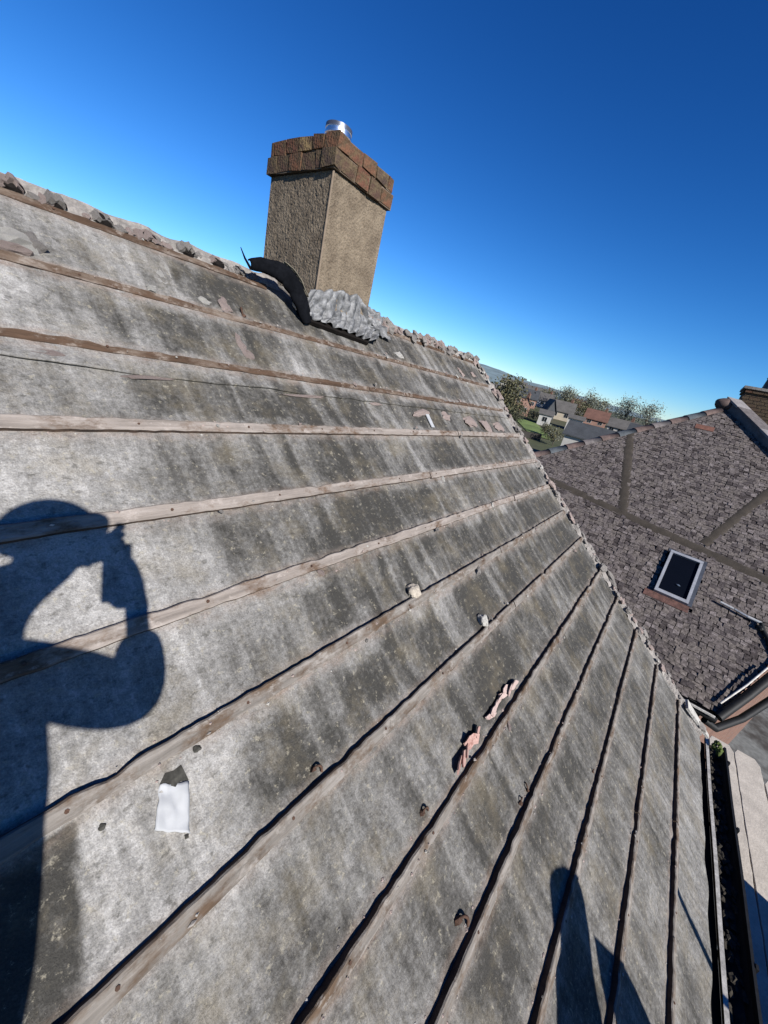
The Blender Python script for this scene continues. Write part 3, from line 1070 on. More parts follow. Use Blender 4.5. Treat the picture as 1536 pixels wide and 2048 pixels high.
# crumpled lead apron in front of the chimney
def lead_pt(a, b):
    x = 1.60 + 0.86 * a
    # b = 0 at the chimney face, 1 at the loose front edge
    top_t = 1.72
    x_t = 1.655 + 0.60 * a
    ztop = 0.305 + 0.065 * min(1, a * 2.2) + 0.008 * nz(a * 9, 0) - 0.16 * max(0, a - 0.72) / 0.28
    top = Vector((x_t, CY0 - 0.008 - 0.004 * (1 + math.sin(a * 50)), ztop))
    knee = RP(1.60 + 0.74 * a, 1.66, 0.06)
    bot = RP(1.575 + 0.66 * a, 1.605 - 0.045 * a + 0.016 * math.sin(a * 3.1) * 0 + 0.006 * nz(a * 14, 3), 0.040 + 0.008 * math.sin(a * 60))
    p = top.lerp(knee, min(1, b * 2)) if b < 0.5 else knee.lerp(bot, (b - 0.5) * 2)
    pl = math.sin((a * 10.5 + 0.25 * b + 0.4 * nz(a * 4, b * 2)) * math.tau)
    nrm_ = Vector((0, -0.9, 0.45))
    p = p + nrm_ * (0.017 * pl * (0.35 + 0.65 * b) * (0.6 + 1.1 * abs(nz(a * 5, 3.0))) + 0.026 * fbm(a * 9, b * 5, 3, 4)) + Vector((0.012 * nz(a * 12, b * 6, 5), 0, 0.012 * nz(a * 10, b * 5, 7)))
    return p


ld = MB()
ld.grid(lead_pt, 150, 20)
lo_ = ld.build('lead_flashing', M['lead'], chim)
sm = lo_.modifiers.new('thickness', 'SOLIDIFY')
sm.thickness = 0.004
tail = MB()
tail.grid(lambda a, b: RP(2.13 + 0.36 * a, 1.90 - 0.16 * b - 0.10 * a * b, 0.03 + 0.045 * (1 - b) * (1 - a * 0.5) + 0.040 * fbm(a * 7, b * 6, 8, 4) + 0.006 * math.sin(a * 22)), 26, 12, smooth=False)
to = tail.build('lead_flashing', M['lead'], chim)
sm = to.modifiers.new('thickness', 'SOLIDIFY')
sm.thickness = 0.004
uh = MB()
uh.prism([RP(1.60, 1.700, 0.006), RP(1.62, 1.585, 0.006), RP(2.16, 1.545, 0.006), RP(2.22, 1.70, 0.006)], RN * 0.022)
uh.build('flashing_gap_shade', M['dark_void'], chim)  # near black slab standing for the shade in the gap under the lead

# the curled offcut of black felt beside the chimney
cb = MB()
cpts = [(1.29, 2.03, 0.318, 0.020), (1.36, 2.02, 0.338, 0.034), (1.44, 2.00, 0.338, 0.044), (1.50, 1.985, 0.318, 0.050), (1.55, 1.97, 0.275, 0.050), (1.585, 1.955, 0.220, 0.045), (1.61, 1.945, 0.165, 0.038), (1.625, 1.93, 0.125, 0.022)]


def curl_pt(a, b):
    k = a * (len(cpts) - 1)
    i = min(int(k), len(cpts) - 2)
    f = k - i
    p = [cpts[i][q] * (1 - f) + cpts[i + 1][q] * f for q in range(4)]
    q0 = Vector(cpts[i][:3])
    dr = (Vector(cpts[i + 1][:3]) - q0).normalized()
    s = dr.cross(Vector((0, -1, 0))).normalized()
    ang = -2.2 + 3.9 * b
    w = p[3] * 0.78 * (1.12 + 0.25 * nz(a * 7, b * 3) + 0.10 * nz(a * 19, b * 8))
    return Vector(p[:3]) + s * (math.sin(ang) * w) + Vector((0, -1, 0)) * (math.cos(ang) * w * 0.6)


cb.grid(curl_pt, 30, 14)
curl = cb.build('felt_offcut', [M['rubber']], None, (1.5, 1.98, 0.2))
sm = curl.modifiers.new('thickness', 'SOLIDIFY')
sm.thickness = 0.006
tag(curl, 'curled strip of black roofing felt lying against the left foot of the rendered chimney', 'roofing felt')
bk = MB()
bk.grid(lambda a, b: curl_pt(0.30 + 0.40 * a, 0.0 + 0.16 * b) + Vector((0.008, -0.012, 0.012)), 10, 4)
sm = bk.build('pale_lining', M['rubber_back'], curl).modifiers.new('thickness', 'SOLIDIFY')
sm.thickness = 0.003
tw = MB()
tw.tube([(1.30, 2.03, 0.30), (1.255, 2.02, 0.335), (1.225, 2.015, 0.372)], [0.007, 0.005, 0.002], 6)
tag(tw.build('torn_strip', M['rubber'], None, (1.3, 2.03, 0.3)), 'thin dark torn strip pointing up from the ridge just left of the chimney', 'strip')
wl_ = MB()
wl_.lump((0, 0, 0), (0.022, 0.016, 0.030), seed=4, sub=2, rough=0.3)
for v in wl_.v: v += RP(1.575, 1.66, 0.05)
tag(wl_.build('mortar_piece', M['mortar_white'], None, RP(1.575, 1.66, 0.03)), 'small white mortar chip at the left corner of the lead flashing', 'mortar piece')

# ------------------------------------------------------------------ loose things on the roof
def stone(x, t, r, m, label, cat='mortar piece', seed=1, o=None, name='mortar_piece'):
    mb = MB()
    mb.lump((0, 0, 0), r, seed=seed, sub=3, rough=0.26)
    R3 = Matrix.Rotation(PITCH, 3, 'X')
    c = RP(x, t, (o if o is not None else r[2] * 0.75))
    mb.v = [R3 @ v + c for v in mb.v]
    return tag(mb.build(name, M[m], None, RP(x, t, 0.003)), label, cat)


stone(1.40, -0.055, (0.036, 0.034, 0.024), 'mortar_pale', 'round cream lump of mortar sitting on the sixth batten, larger of the two loose lumps', seed=5)
stone(1.805, -0.365, (0.026, 0.034, 0.026), 'mortar_white', 'small whitish lump of mortar standing beside a batten, right of the cream one', seed=9)
stone(0.372, -0.135, (0.010, 0.008, 0.006), 'tear', 'small dark crumb on the underlay just above the white paper scrap', 'crumb', 3, name='debris_crumb')
stone(0.165, -0.165, (0.007, 0.006, 0.004), 'tear', 'dark crumb on bare underlay left of the white paper scrap', 'crumb', 6, name='debris_crumb')


def shard(x, t, ln, wd, hgt, ang, m, label, seed):
    """a few angular broken plates wedged on edge against the batten, one mesh"""
    mb = MB()
    R_ = random.Random(int(seed * 10))
    for q in range(3):
        cx, ct = x + (q - 1) * ln * 0.30 + R_.uniform(-0.006, 0.006), t + R_.uniform(-0.006, 0.008)
        n = 7
        a0 = ang + R_.uniform(-0.5, 0.5)
        l_, w_ = ln * R_.uniform(0.26, 0.38), wd * R_.uniform(0.35, 0.6)
        tilt, roll = R_.uniform(0.15, 0.75), R_.uniform(-0.3, 0.3)
        pts = []
        for k in range(n):
            th = math.tau * k / n + R_.uniform(-0.35, 0.35)
            u, w = math.cos(th) * l_ * R_.uniform(0.7, 1.1), math.sin(th) * w_ * R_.uniform(0.6, 1.1)
            px, pt = u * math.cos(a0) - w * math.sin(a0), u * math.sin(a0) + w * math.cos(a0)
            pts.append(RP(cx + px, ct + pt, 0.010 + w_ * tilt * 0.6 + w * tilt + u * roll * 0.5))
        mb.prism(pts, RN * R_.uniform(0.006, 0.010) + Vector((R_.uniform(-0.002, 0.002), 0, 0)))
    o = mb.build('clay_shard', M[m], None, RP(x, t, 0.004))
    return tag(o, label, 'clay shard', 'broken pink shards along one batten')


BT8 = -0.782 + BW
shard(1.76, BT8 + 0.040, 0.13, 0.036, 0.022, 0.10, 'clay_pale', 'pale pink shard at the upper right end of the broken shard row', 1.0)
shard(1.65, BT8 + 0.050, 0.15, 0.036, 0.024, -0.12, 'clay_pale', 'pale pink jagged shard, middle one of the upper cluster of three on the batten', 2.0)
shard(1.53, BT8 + 0.045, 0.13, 0.034, 0.022, 0.18, 'clay_pale', 'pale pink shard at the lower left end of the upper cluster on the batten', 3.0)
shard(1.32, BT8 + 0.050, 0.13, 0.046, 0.028, -0.05, 'clay', 'redder clay shard below the gap, upper one of the lower red pair', 4.0)
shard(1.21, BT8 + 0.038, 0.13, 0.036, 0.022, 0.15, 'clay', 'salmon clay shard at the bottom left end of the whole shard row', 5.0)


def nail(x, t, label, sc=1.0, a0=0.0):
    mb = MB()
    pts = []
    for k in range(9):
        a = -0.6 + 2.5 * k / 8
        pts.append(RP(x + sc * 0.016 * math.cos(a + a0), t + sc * 0.020 * math.sin(a + a0), 0.005 + sc * 0.012 * math.sin(k / 8 * math.pi)))
    mb.tube(pts, [0.004 * sc * (1 + 0.5 * nz(q, x * 9)) for q in range(9)], 6)
    mb.lump((0, 0, 0), (0.013 * sc, 0.010 * sc, 0.008 * sc), seed=x * 9, sub=1)
    for v in mb.v[-12:]: v += pts[-1]
    tag(mb.build('tile_hook', M['iron'], None, RP(x, t, 0.002)), label, 'tile hook', 'rusty hooks left on the battens')


nail(0.89, -1.020, 'rusty bent tile hook near the bottom middle of the roof, biggest of the hooks', 1.25)
nail(0.94, -0.715, 'rusty tile hook beside the batten with the pink shards, below them', 0.9, 0.6)
nail(1.51, -1.022, 'rusty tile hook on the batten right of the pink shards, upper of two close together', 0.8, 2.0)
nail(1.43, -1.030, 'rusty tile hook on the batten right of the pink shards, lower of two close together', 0.8, 1.0)
nail(0.64, -0.375, 'rusty tile hook by a batten to the right of the white paper scrap', 0.9, 0.3)
nail(1.20, 1.515, 'dark bent tile hook high on the roof just left below the chimney', 1.3, 2.2)
nail(2.10, -1.355, 'small rusty tile hook low on the right of the roof towards the gutter', 0.6, 0.8)

pp = MB()


def paper_pt(a, b):
    u, w = a, b
    c00, c10, c11, c01 = Vector((0.278, -0.158)), Vector((0.333, -0.190)), Vector((0.302, -0.285)), Vector((0.243, -0.232))
    p = c00.lerp(c10, u).lerp(c01.lerp(c11, u), w)
    p = p + Vector((0.004 * nz(a * 4, b * 4), 0.004 * nz(a * 4, b * 4, 3)))
    return RP(p.x, p.y, felt_height(p.x, p.y) + 0.008 + 0.006 * nz(a * 3, b * 3, 6) + 0.008 * max(0, b - 0.8))


pp.grid(paper_pt, 12, 16)
po_ = pp.build('paper_scrap', M['tape'], None, RP(0.29, -0.22, 0.004))
sm = po_.modifiers.new('thickness', 'SOLIDIFY')
sm.thickness = 0.0012
tag(po_, 'crisp white paper scrap stuck on the grey underlay at lower left', 'paper scrap')
tear([(0.278, -0.157), (0.294, -0.143), (0.312, -0.148), (0.330, -0.146), (0.334, -0.186), (0.318, -0.178), (0.305, -0.182), (0.292, -0.168)], 0.005, 'torn_hole', 'tear')
tear([(0.292, -0.281), (0.300, -0.284), (0.298, -0.291), (0.291, -0.289)], 0.004, 'torn_hole', 'tear')
st = MB()
st.prism([RP(2.425, 0.985, 0.012), RP(2.47, 0.985, 0.012), RP(2.45, 0.872, 0.012), RP(2.41, 0.872, 0.012)], RN * 0.004)
tag(st.build('plastic_strip', M['tape'], None, RP(2.44, 0.93, 0.01)), 'short white strip lying across a bay near the verge', 'strip')

ms = MB()
for k in range(24):
    a = U(0, 6.28)
    r_ = U(0, 1) ** 0.5
    ms.lump((4.30 + 0.075 * r_ * math.cos(a), -1.315 + 0.035 * r_ * math.sin(a), -2.53 + 0.055 * (1 - r_) + U(0, 0.02)), (0.020, 0.016, 0.020), seed=k, sub=1, rough=0.5)
tag(ms.build('moss_clump', M['moss'], None, (4.30, -1.315, -2.60)), 'bright green moss clump growing at the far end of the gutter', 'moss')

# ------------------------------------------------------------------ scaffold beside the eaves
BZ = -2.997
bx = [(-1.498, -1.722, 5.30), (-1.728, -1.952, 5.31), (-1.959, -2.183, 5.06), (-2.190, -2.414, 5.2)]
blab = ['pale scaffold board nearest the gutter', 'pale scaffold board second from the gutter', 'pale scaffold board third from the gutter, set back shorter', 'outermost pale scaffold board, farthest from the gutter']
for i, (y1, y0, xe) in enumerate(bx):
    b = MB()
    n = 60
    sec = []
    for k in range(n + 1):
        x = 0.3 + (xe - 0.3) * k / n
        w = 0.003 * nz(x * 2, i * 3)
        c = 0.03 if k in (0, n) else 0.0
        e0, e1 = U(-0.003, 0.003), U(-0.003, 0.003)
        zz = BZ + 0.003 * nz(x * 1.1, i)
        sec.append([(x, y0 + e0 + w + c, zz - 0.038), (x, y0 + e0 + w + c, zz - 0.004), (x, y0 + e0 + w + 0.004 + c, zz), (x, y1 + e1 + w - 0.004 - c, zz), (x, y1 + e1 + w - c, zz - 0.004), (x, y1 + e1 + w - c, zz - 0.038)])
    vs = [p for s_ in sec for p in s_]
    b.add(vs, [(6 * k + q, 6 * k + 6 + q, 6 * k + 6 + (q + 1) % 6, 6 * k + (q + 1) % 6) for k in range(n) for q in range(6)])
    b.add(sec[0], [[0, 1, 2, 3, 4, 5]])
    b.add(sec[-1], [[5, 4, 3, 2, 1, 0]])
    tag(b.build('scaffold_board', M['board'], None, (0.3, (y0 + y1) / 2, BZ - 0.038)), blab[i], 'scaffold board', 'scaffold boards below the eaves')


def pole(a, b, label, name='scaffold_pole'):
    mb = MB()
    mb.tube([a, b], 0.024, 14)
    tag(mb.build(name, M['galv'], None, a), label, 'scaffold pole', 'scaffold poles')


pole((1.74, -2.47, -7.6), (1.74, -2.47, -1.30), 'unseen upright galvanised pole, added to cast the thin shadow across the eaves')  # out of view, added for its thin shadow on the eaves
pole((4.95, -2.47, -7.6), (4.95, -2.47, -3.02), 'short upright galvanised pole under the far end of the boards')
pole((-0.2, -2.52, BZ - 0.064), (5.3, -2.52, BZ - 0.064), 'level galvanised pole running along under the outer board')
for xx, ll in ((1.0, 'near'), (2.9, 'middle'), (4.7, 'far')):
    pole((xx, -1.10, BZ - 0.066), (xx, -2.70, BZ - 0.066), ll + ' galvanised cross pole carrying the scaffold boards')
ps = MB()
ps.box((0.4, -2.612, -3.0), (3.25, -2.60, -2.33))  # out of view, added to throw shade on the boards
tag(ps.build('shade_panel', M['caster_ply'], None, (1.8, -2.606, -3.0)), 'unseen plywood panel added outside the scaffold to shade the boards', 'plywood')


def from_shadow(x, t, y):
    """the point on the upright plane Y=y whose shadow falls on the roof at (x, t)"""
    p = RP(x, t)
    L = (p.y - y) / SUN.y
    return p - SUN * L


lb = MB()
shp = [(1.272, -1.368), (1.327, -1.329), (1.359, -1.301), (1.393, -1.290), (1.440, -1.302), (1.490, -1.335), (1.520, -1.375), (1.528, -1.415), (1.520, -1.449), (1.490, -1.492), (1.449, -1.530), (1.348, -1.613), (1.265, -1.690), (0.95, -1.96)]
pl_ = [from_shadow(a, b, -1.70) for a, b in shp]
pl_ += [Vector((0.10, -1.70, -2.955)), Vector((-0.20, -1.70, -2.955))]
pl_ += [from_shadow(a, b, -1.70) for a, b in ((0.85, -1.66), (1.08, -1.494), (1.168, -1.435))]
lb.prism(pl_, (0, -0.04, 0))  # added out of view; outline traced back from the shadow it throws
tag(lb.build('shadow_board', M['caster_ply'], None, (0, -1.70, -2.955)), 'unseen round ended board, added and shaped to cast a shadow on the lower roof', 'board')
ls = MB()
shp2 = [(1.470, -1.590), (1.50, -1.66), (1.545, -1.752), (1.55, -1.86), (1.53, -1.97)]
p2 = [from_shadow(a, b, -1.78) for a, b in shp2]
p2 += [Vector((1.32, -1.78, -2.2)), Vector((1.36, -1.78, -2.95)), Vector((0.55, -1.78, -2.95)), from_shadow(1.18, -1.86, -1.78), from_shadow(1.335, -1.715, -1.78)]
ls.prism(p2, (0, -0.022, 0))  # another added caster out of view, cut to the second shadow's outline
tag(ls.build('shadow_offcut', M['caster_ply'], None, (1.0, -1.79, -2.95)), 'unseen pointed plywood piece, added and shaped to cast the second shadow on the lower roof', 'plywood')

# ------------------------------------------------------------------ neighbouring house
Q = math.radians(35)
NO = Vector((6.5, 0, -3.33))
NU = Vector((math.cos(Q), 0, math.sin(Q)))
NW = Vector((0, 1, 0))
NNN = Vector((-math.sin(Q), 0, math.cos(Q)))


def NP(x, y, o=0.0):
    """point on the neighbour's roof at plan position (x, y), o out of the slope"""
    return NO + NU * ((x - 6.5) / math.cos(Q)) + NW * y + NNN * o


TM = [mat('roof_tile_a', (0.176, 0.152, 0.146), 0.9, 0.55, 26, 0.6, 70, obj_random=0.30, spec=0.1), mat('roof_tile_b', (0.192, 0.166, 0.154), 0.9, 0.55, 26, 0.6, 70, obj_random=0.30, spec=0.1), mat('roof_tile_c', (0.115, 0.098, 0.098), 0.9, 0.55, 26, 0.6, 70, obj_random=0.30, spec=0.1)]
nh = thing('neighbour_house', (9.5, 1.0, -7.6), 'neighbouring house with a purple grey tiled hip roof and dark skylight, behind the verge', 'house')
OUT = [(6.5, 5.9), (12.5, -0.4), (9.7, -3.10), (6.5, -1.82)]
bs = MB()
bs.prism([NP(x, y, -0.02) for x, y in OUT], -NNN * 0.1)
nroof = bs.build('roof', mat('roof_batten_bed', (0.05, 0.045, 0.045), 0.9, 0.3, 8), nh)
sd = MB()
sd.prism([(12.52, -0.4, 0.84), (6.5, 5.92, -3.36), (18.5, 5.92, -3.36)], (0, -0.02, -0.12))
sd.prism([(12.56, -0.4, 0.84), (18.5, 5.9, -3.36), (18.5, -6.4, -3.36)], (-0.02, 0, -0.12))
sd.prism([(12.52, -0.44, 0.80), (9.75, -3.15, -1.10), (10.2, -5.6, -3.0), (18.4, -6.3, -3.36)], (0, 0.02, -0.12))
sd.build('rear_slope', TM[0], nh)
nwl = MB()
nwl.prism([(6.78, 5.6, -7.6), (6.78, -1.72, -7.6), (9.7, -2.95, -7.6), (17, -5.5, -7.6), (17, 5.6, -7.6)], (0, 0, 4.12))
nwl.build('wall', M['brickwall'], nh)


def inside(x, y):
    if x < 6.5 or x > 12.45: return False
    if y > 5.9 - (x - 6.5) * 1.05 - 0.02: return False
    lo = -1.82 - (x - 6.5) * 0.40 if x < 9.7 else -3.10 + (x - 9.7) * (2.70 / 2.8)
    return y > lo + 0.0


VX0, VX1, VY0, VY1 = 7.70, 8.50, -1.07, -0.58
tiles = []
tvar = []
for k in range(5):
    q = MB()
    q.box((-0.006 if k % 2 else 0, 0, -0.004), (0.088, 0.084, 0.006))
    for v in q.v:
        v += Vector((U(-0.004, 0.004), U(-0.0025, 0.0025), U(-0.002, 0.002)))
        if v.x < 0.05: v.z += 0.008
    tvar.append([q.mesh('roof_tile', m) for m in TM])
row = 0
GA = 0.072
xx = 6.44
trot = Euler((0, -Q, 0))
while xx < 12.42:
    yy = -3.2 + (0.058 if row % 2 else 0) + U(-0.01, 0.01)
    while yy < 6:
        cx, cy = xx + 0.03, yy + 0.058
        if inside(cx, cy) and not (VX0 - 0.06 < cx < VX1 + 0.02 and VY0 - 0.03 < cy < VY1 + 0.03):
            tiles.append((xx + U(-0.012, 0.012), yy, math.hypot(cx, cy)))
        yy += 0.074 + U(0, 0.024)
    xx += GA * math.cos(Q)
    row += 1
near = sorted([t_ for t_ in tiles if -2.3 < t_[1] < 0.62 and t_[0] < 9.6], key=lambda t_: t_[2])[:300]
ns = set((a, b) for a, b, _ in near)
rest = MB()
for (a, b, _) in tiles:
    p = NP(a, b, 0.004)
    ja, jb, jo = U(-0.07, 0.07), U(-0.20, 0.20), U(0, 0.010)
    if (a, b) in ns:
        r_ = (Matrix.Rotation(-Q, 3, 'Y') @ Matrix.Rotation(ja, 3, 'Z') @ Matrix.Rotation(jb * 0.6, 3, 'Y')).to_euler()
        inst('roof_tile', tvar[rnd.randrange(5)][rnd.choice((0, 0, 1, 1, 2))], nroof, p + NNN * jo, r_)
    else:
        R3 = Matrix.Rotation(-Q, 3, 'Y') @ Matrix.Rotation(ja, 3, 'Z') @ Matrix.Rotation(jb * 0.6, 3, 'Y')
        vm = tvar[rnd.randrange(5)][0]
        mi = rnd.choice((0, 0, 0, 1, 1, 1, 2, 2, 3, 4, 5, 5))
        rest.add([R3 @ v.co + p + NNN * jo for v in vm.vertices], [list(f.vertices) for f in vm.polygons], mi)
TM2 = TM + [mat('roof_tile_d', (0.262, 0.228, 0.222), 0.9, 0.55, 26, 0.6, 70, spec=0.1), mat('roof_tile_e', (0.088, 0.074, 0.073), 0.9, 0.55, 26, 0.6, 70, spec=0.1), mat('roof_tile_f', (0.20, 0.172, 0.165), 0.9, 0.55, 26, 0.6, 70, spec=0.1)]
ro = rest.build('roof_tile', TM2, nroof)
ro['kind'] = 'stuff'


def strip(a, b, w, name='lead_strip', m=None, hgt=0.016, parent=nroof):
    pa, pb = NP(*a, 0.014), NP(*b, 0.014)
    dr = (pb - pa).normalized()
    sd_ = dr.cross(NNN)
    mb = MB()
    n = 24
    vs = []
    for k in range(n + 1):
        c = pa.lerp(pb, k / n)
        w2 = w / 2 * (1 + 0.10 * nz(k * 0.5, a[0]))
        for q in range(6):
            an = math.pi * q / 5
            vs.append(c + sd_ * (math.cos(an) * w2) + NNN * (math.sin(an) * hgt + 0.003 * nz(k, q)))
    mb.add(vs, [(6 * k + q, 6 * k + q + 1, 6 * k + 7 + q, 6 * k + 6 + q) for k in range(n) for q in range(5)], 0, True)
    return mb.build(name, m, parent)


oliv = mat('brown_mortar_strip', (0.070, 0.057, 0.045), 0.95, 0.25, 6, 0.6, 40)
strip((11.04, 1.06), (8.93, 0.39), 0.20, m=oliv)
strip((9.12, 2.2), (8.63, -2.05), 0.19, m=oliv)
strip((8.87, -0.98), (10.9, -1.83), 0.17, m=oliv)
# hip tiles up the left hip
htm = [mat('hip_tile_brown', (0.150, 0.105, 0.095), 0.85, 0.3, 10, 0.4, 50), mat('hip_tile_slate', (0.080, 0.095, 0.110), 0.75, 0.3, 10, 0.4, 50), mat('hip_tile_grey', (0.175, 0.155, 0.155), 0.85, 0.3, 10, 0.4, 50)]
pa, pb = Vector((12.45, -0.36, 0.83)), Vector((8.0, 4.32, -2.29))
n = int((pb - pa).length / 0.40)
for k in range(n):
    a, b = pa.lerp(pb, k / n), pa.lerp(pb, (k + 0.97) / n)
    dr = (b - a).normalized()
    s1 = dr.cross(Vector((0, 0, 1))).normalized()
    u1 = s1.cross(dr)
    mb = MB()
    for (c, r_) in ((a, 0.105), (b, 0.12)):
        mb.v += [c + s1 * (math.cos(math.pi * q / 8) * r_) + u1 * (math.sin(math.pi * q / 8) * r_ * 0.75 - 0.02) for q in range(9)]
    for q in range(8):
        mb.f.append([q, q + 1, 10 + q, 9 + q]); mb.m.append(0); mb.sm.append(True)
    mb.f += [list(range(9)), list(range(17, 8, -1))]; mb.m += [0, 0]; mb.sm += [False, False]
    mb.build('hip_tile', htm[1 if k % 4 == 1 else 2 if k % 4 == 3 else 0], nroof)
# raised coping on the right hip
cp = MB()
ca, cbb = Vector((12.62, -0.40, 0.92)), Vector((9.6, -3.22, -1.20))
sdv = Vector((0.68, -0.73, 0)).normalized()
upc = Vector((0, 0, 1))
cp.prism([ca + upc * 0.20, ca + sdv * 0.34 + upc * 0.20, ca + sdv * 0.34 - upc * 0.2, ca - upc * 0.2], cbb - ca)
cope = cp.build('hip_parapet', mat('grey_parapet', (0.20, 0.19, 0.20), 0.85, 0.25, 5, 0.4, 40), nroof)
nseg = 11
for k in range(nseg):
    a, b = ca.lerp(cbb, (k + 0.01) / nseg), ca.lerp(cbb, (k + 0.985) / nseg)
    mb = MB()
    mb.prism([a + upc * 0.203 - sdv * 0.03, a + sdv * 0.37 + upc * 0.203, a + sdv * 0.37 + upc * 0.25, a - sdv * 0.03 + upc * 0.25], b - a)
    mb.build('coping_stone', htm[2] if k % 3 else mat('coping_pale', (0.33, 0.31, 0.315), 0.85, 0.25, 7, 0.4, 50), nroof)
fin = MB()
fin.lump((12.58, -0.40, 0.98), (0.15, 0.20, 0.14), seed=3, sub=3, rough=0.10, smooth=True)
fin.build('hip_cap', htm[0], nroof)
rt = MB()
rt.box((0, 0, 0), (0.17, 0.36, 0.012))
rt.v = [Matrix.Rotation(-Q, 3, 'Y') @ v + NP(11.65, -0.42, 0.022) for v in rt.v]
rt.build('replacement_tile', mat('red_clay_tile', (0.235, 0.105, 0.075), 0.85, 0.3, 12), nroof)

# skylight
sk_f = mat('skylight_frame', (0.56, 0.58, 0.63), 0.5, 0.15, 8, 0.1, 40, metal=0.3)


def NF(x, y, z):
    return NP(x, y, z)


fr_ = MB()
fw = 0.042
fr_.box((VX0, VY0, -0.02), (VX0 + fw * 1.2, VY1, 0.085), fr=NF)
fr_.box((VX1 - fw, VY0, -0.02), (VX1, VY1, 0.085), fr=NF)
fr_.box((VX0 + fw * 1.2 + 0.001, VY0, -0.02), (VX1 - fw - 0.001, VY0 + fw, 0.082), fr=NF)
fr_.box((VX0 + fw * 1.2 + 0.001, VY1 - fw, -0.02), (VX1 - fw - 0.001, VY1, 0.082), fr=NF)
sky_w = fr_.build('skylight', sk_f, nh)
gl = MB()
gl.box((VX0 + fw * 1.2 + 0.002, VY0 + fw + 0.001, 0.02), (VX1 - fw - 0.002, VY1 - fw - 0.001, 0.05), fr=NF)
glm = mat('dark_skylight_glass', (0.006, 0.008, 0.014), 0.06, 0.1, 3, spec=0.12)
gl.build('pane', glm, sky_w)
ap = MB()
ap.box((VX0 - 0.11, VY0 - 0.04, 0.012), (VX0 - 0.003, VY1 + 0.12, 0.030), fr=NF)
ap.build('apron', mat('red_brown_apron', (0.15, 0.075, 0.062), 0.8, 0.5, 12), sky_w)
sf = MB()
sf.box((VX0, VY0 - 0.06, 0.012), (VX1 + 0.05, VY0 - 0.003, 0.034), fr=NF)
sf.box((VX1 + 0.003, VY0 - 0.003 + 0.001, 0.012), (VX1 + 0.05, VY1 + 0.03, 0.034), fr=NF)
sf.build('side_flashing', mat('blue_grey_flashing', (0.10, 0.115, 0.15), 0.55, 0.25, 8, metal=0.3), sky_w)
stx = MB()
stx.lump(NP(7.95, -0.86, 0.056), (0.03, 0.03, 0.008), seed=2, sub=2)
stx.build('pane_mark', mat('grey_blue_mark', (0.15, 0.20, 0.28), 0.6), sky_w)

# gutters, pipes and cable of the neighbour's eaves
gg = MB()
gg.tube([(6.44, 5.8, -3.40), (6.44, -1.80, -3.40)], 0.055, 10)
gg.build('gutter', M['gutter_black'], nh)
gw = MB()
gw.box((6.365, -1.76, -3.352), (6.385, 5.8, -3.325))
gw.build('gutter_lip', M['rim'], nh)
ed = MB()
ed.tube([NP(6.45, -1.80, 0.02), NP(6.85, -2.02, 0.05), NP(7.25, -2.22, 0.07), NP(7.6, -2.36, 0.06), NP(8.3, -2.6, 0.05), NP(9.6, -3.1, 0.05)], 0.060, 10)
ed.build('verge_trim', M['gutter_black'], nh)
edl = MB()
edl.tube([NP(6.60, -1.77, 0.07), NP(6.95, -1.97, 0.10), NP(7.3, -2.14, 0.10)], 0.014, 6)
edl.build('trim_edge', M['rim'], nh)
bp = MB()
bp.tube([(6.43, -1.70, -3.48), (6.50, -1.86, -3.55), (6.85, -2.12, -3.40), (7.4, -2.45, -3.05), (7.9, -2.7, -2.8)], 0.050, 10)
bp.build('pipe', M['gutter_black'], nh)
sof = MB()
sof.prism([(6.60, -1.84, -3.46), (7.0, -2.06, -3.24), (7.6, -2.40, -2.92), (7.6, -2.36, -3.06), (7.0, -2.02, -3.38)], (0.03, 0.03, 0))
sof.build('bargeboard', mat('grey_green_board', (0.24, 0.25, 0.23), 0.85, 0.2, 8), nh)
for a, b, m_, r_ in (((7.95, -1.44), (7.93, -1.62), 'tape', 0.020), ((7.93, -1.63), (7.90, -1.80), 'galv', 0.020), ((7.90, -1.80), (7.89, -1.97), 'tape', 0.022)):
    mb = MB()
    mb.tube([NP(*a, 0.07), NP(*b, 0.07)], r_, 8)
    mb.build('cable', M[m_], nh)
mb = MB()
mb.tube([NP(7.89, -1.97, 0.07), NP(7.80, -2.02, 0.05), NP(7.72, -2.09, 0.05), NP(7.62, -2.14, 0.04), NP(7.5, -2.22, 0.04)], 0.030, 8)
mb.build('cable', M['gutter_black'], nh)
mb = MB()
mb.lump(NP(7.83, -1.98, 0.05), (0.07, 0.05, 0.04), seed=8, sub=2, rough=0.2)
mb.build('cable_clip', M['gutter_black'], nh)

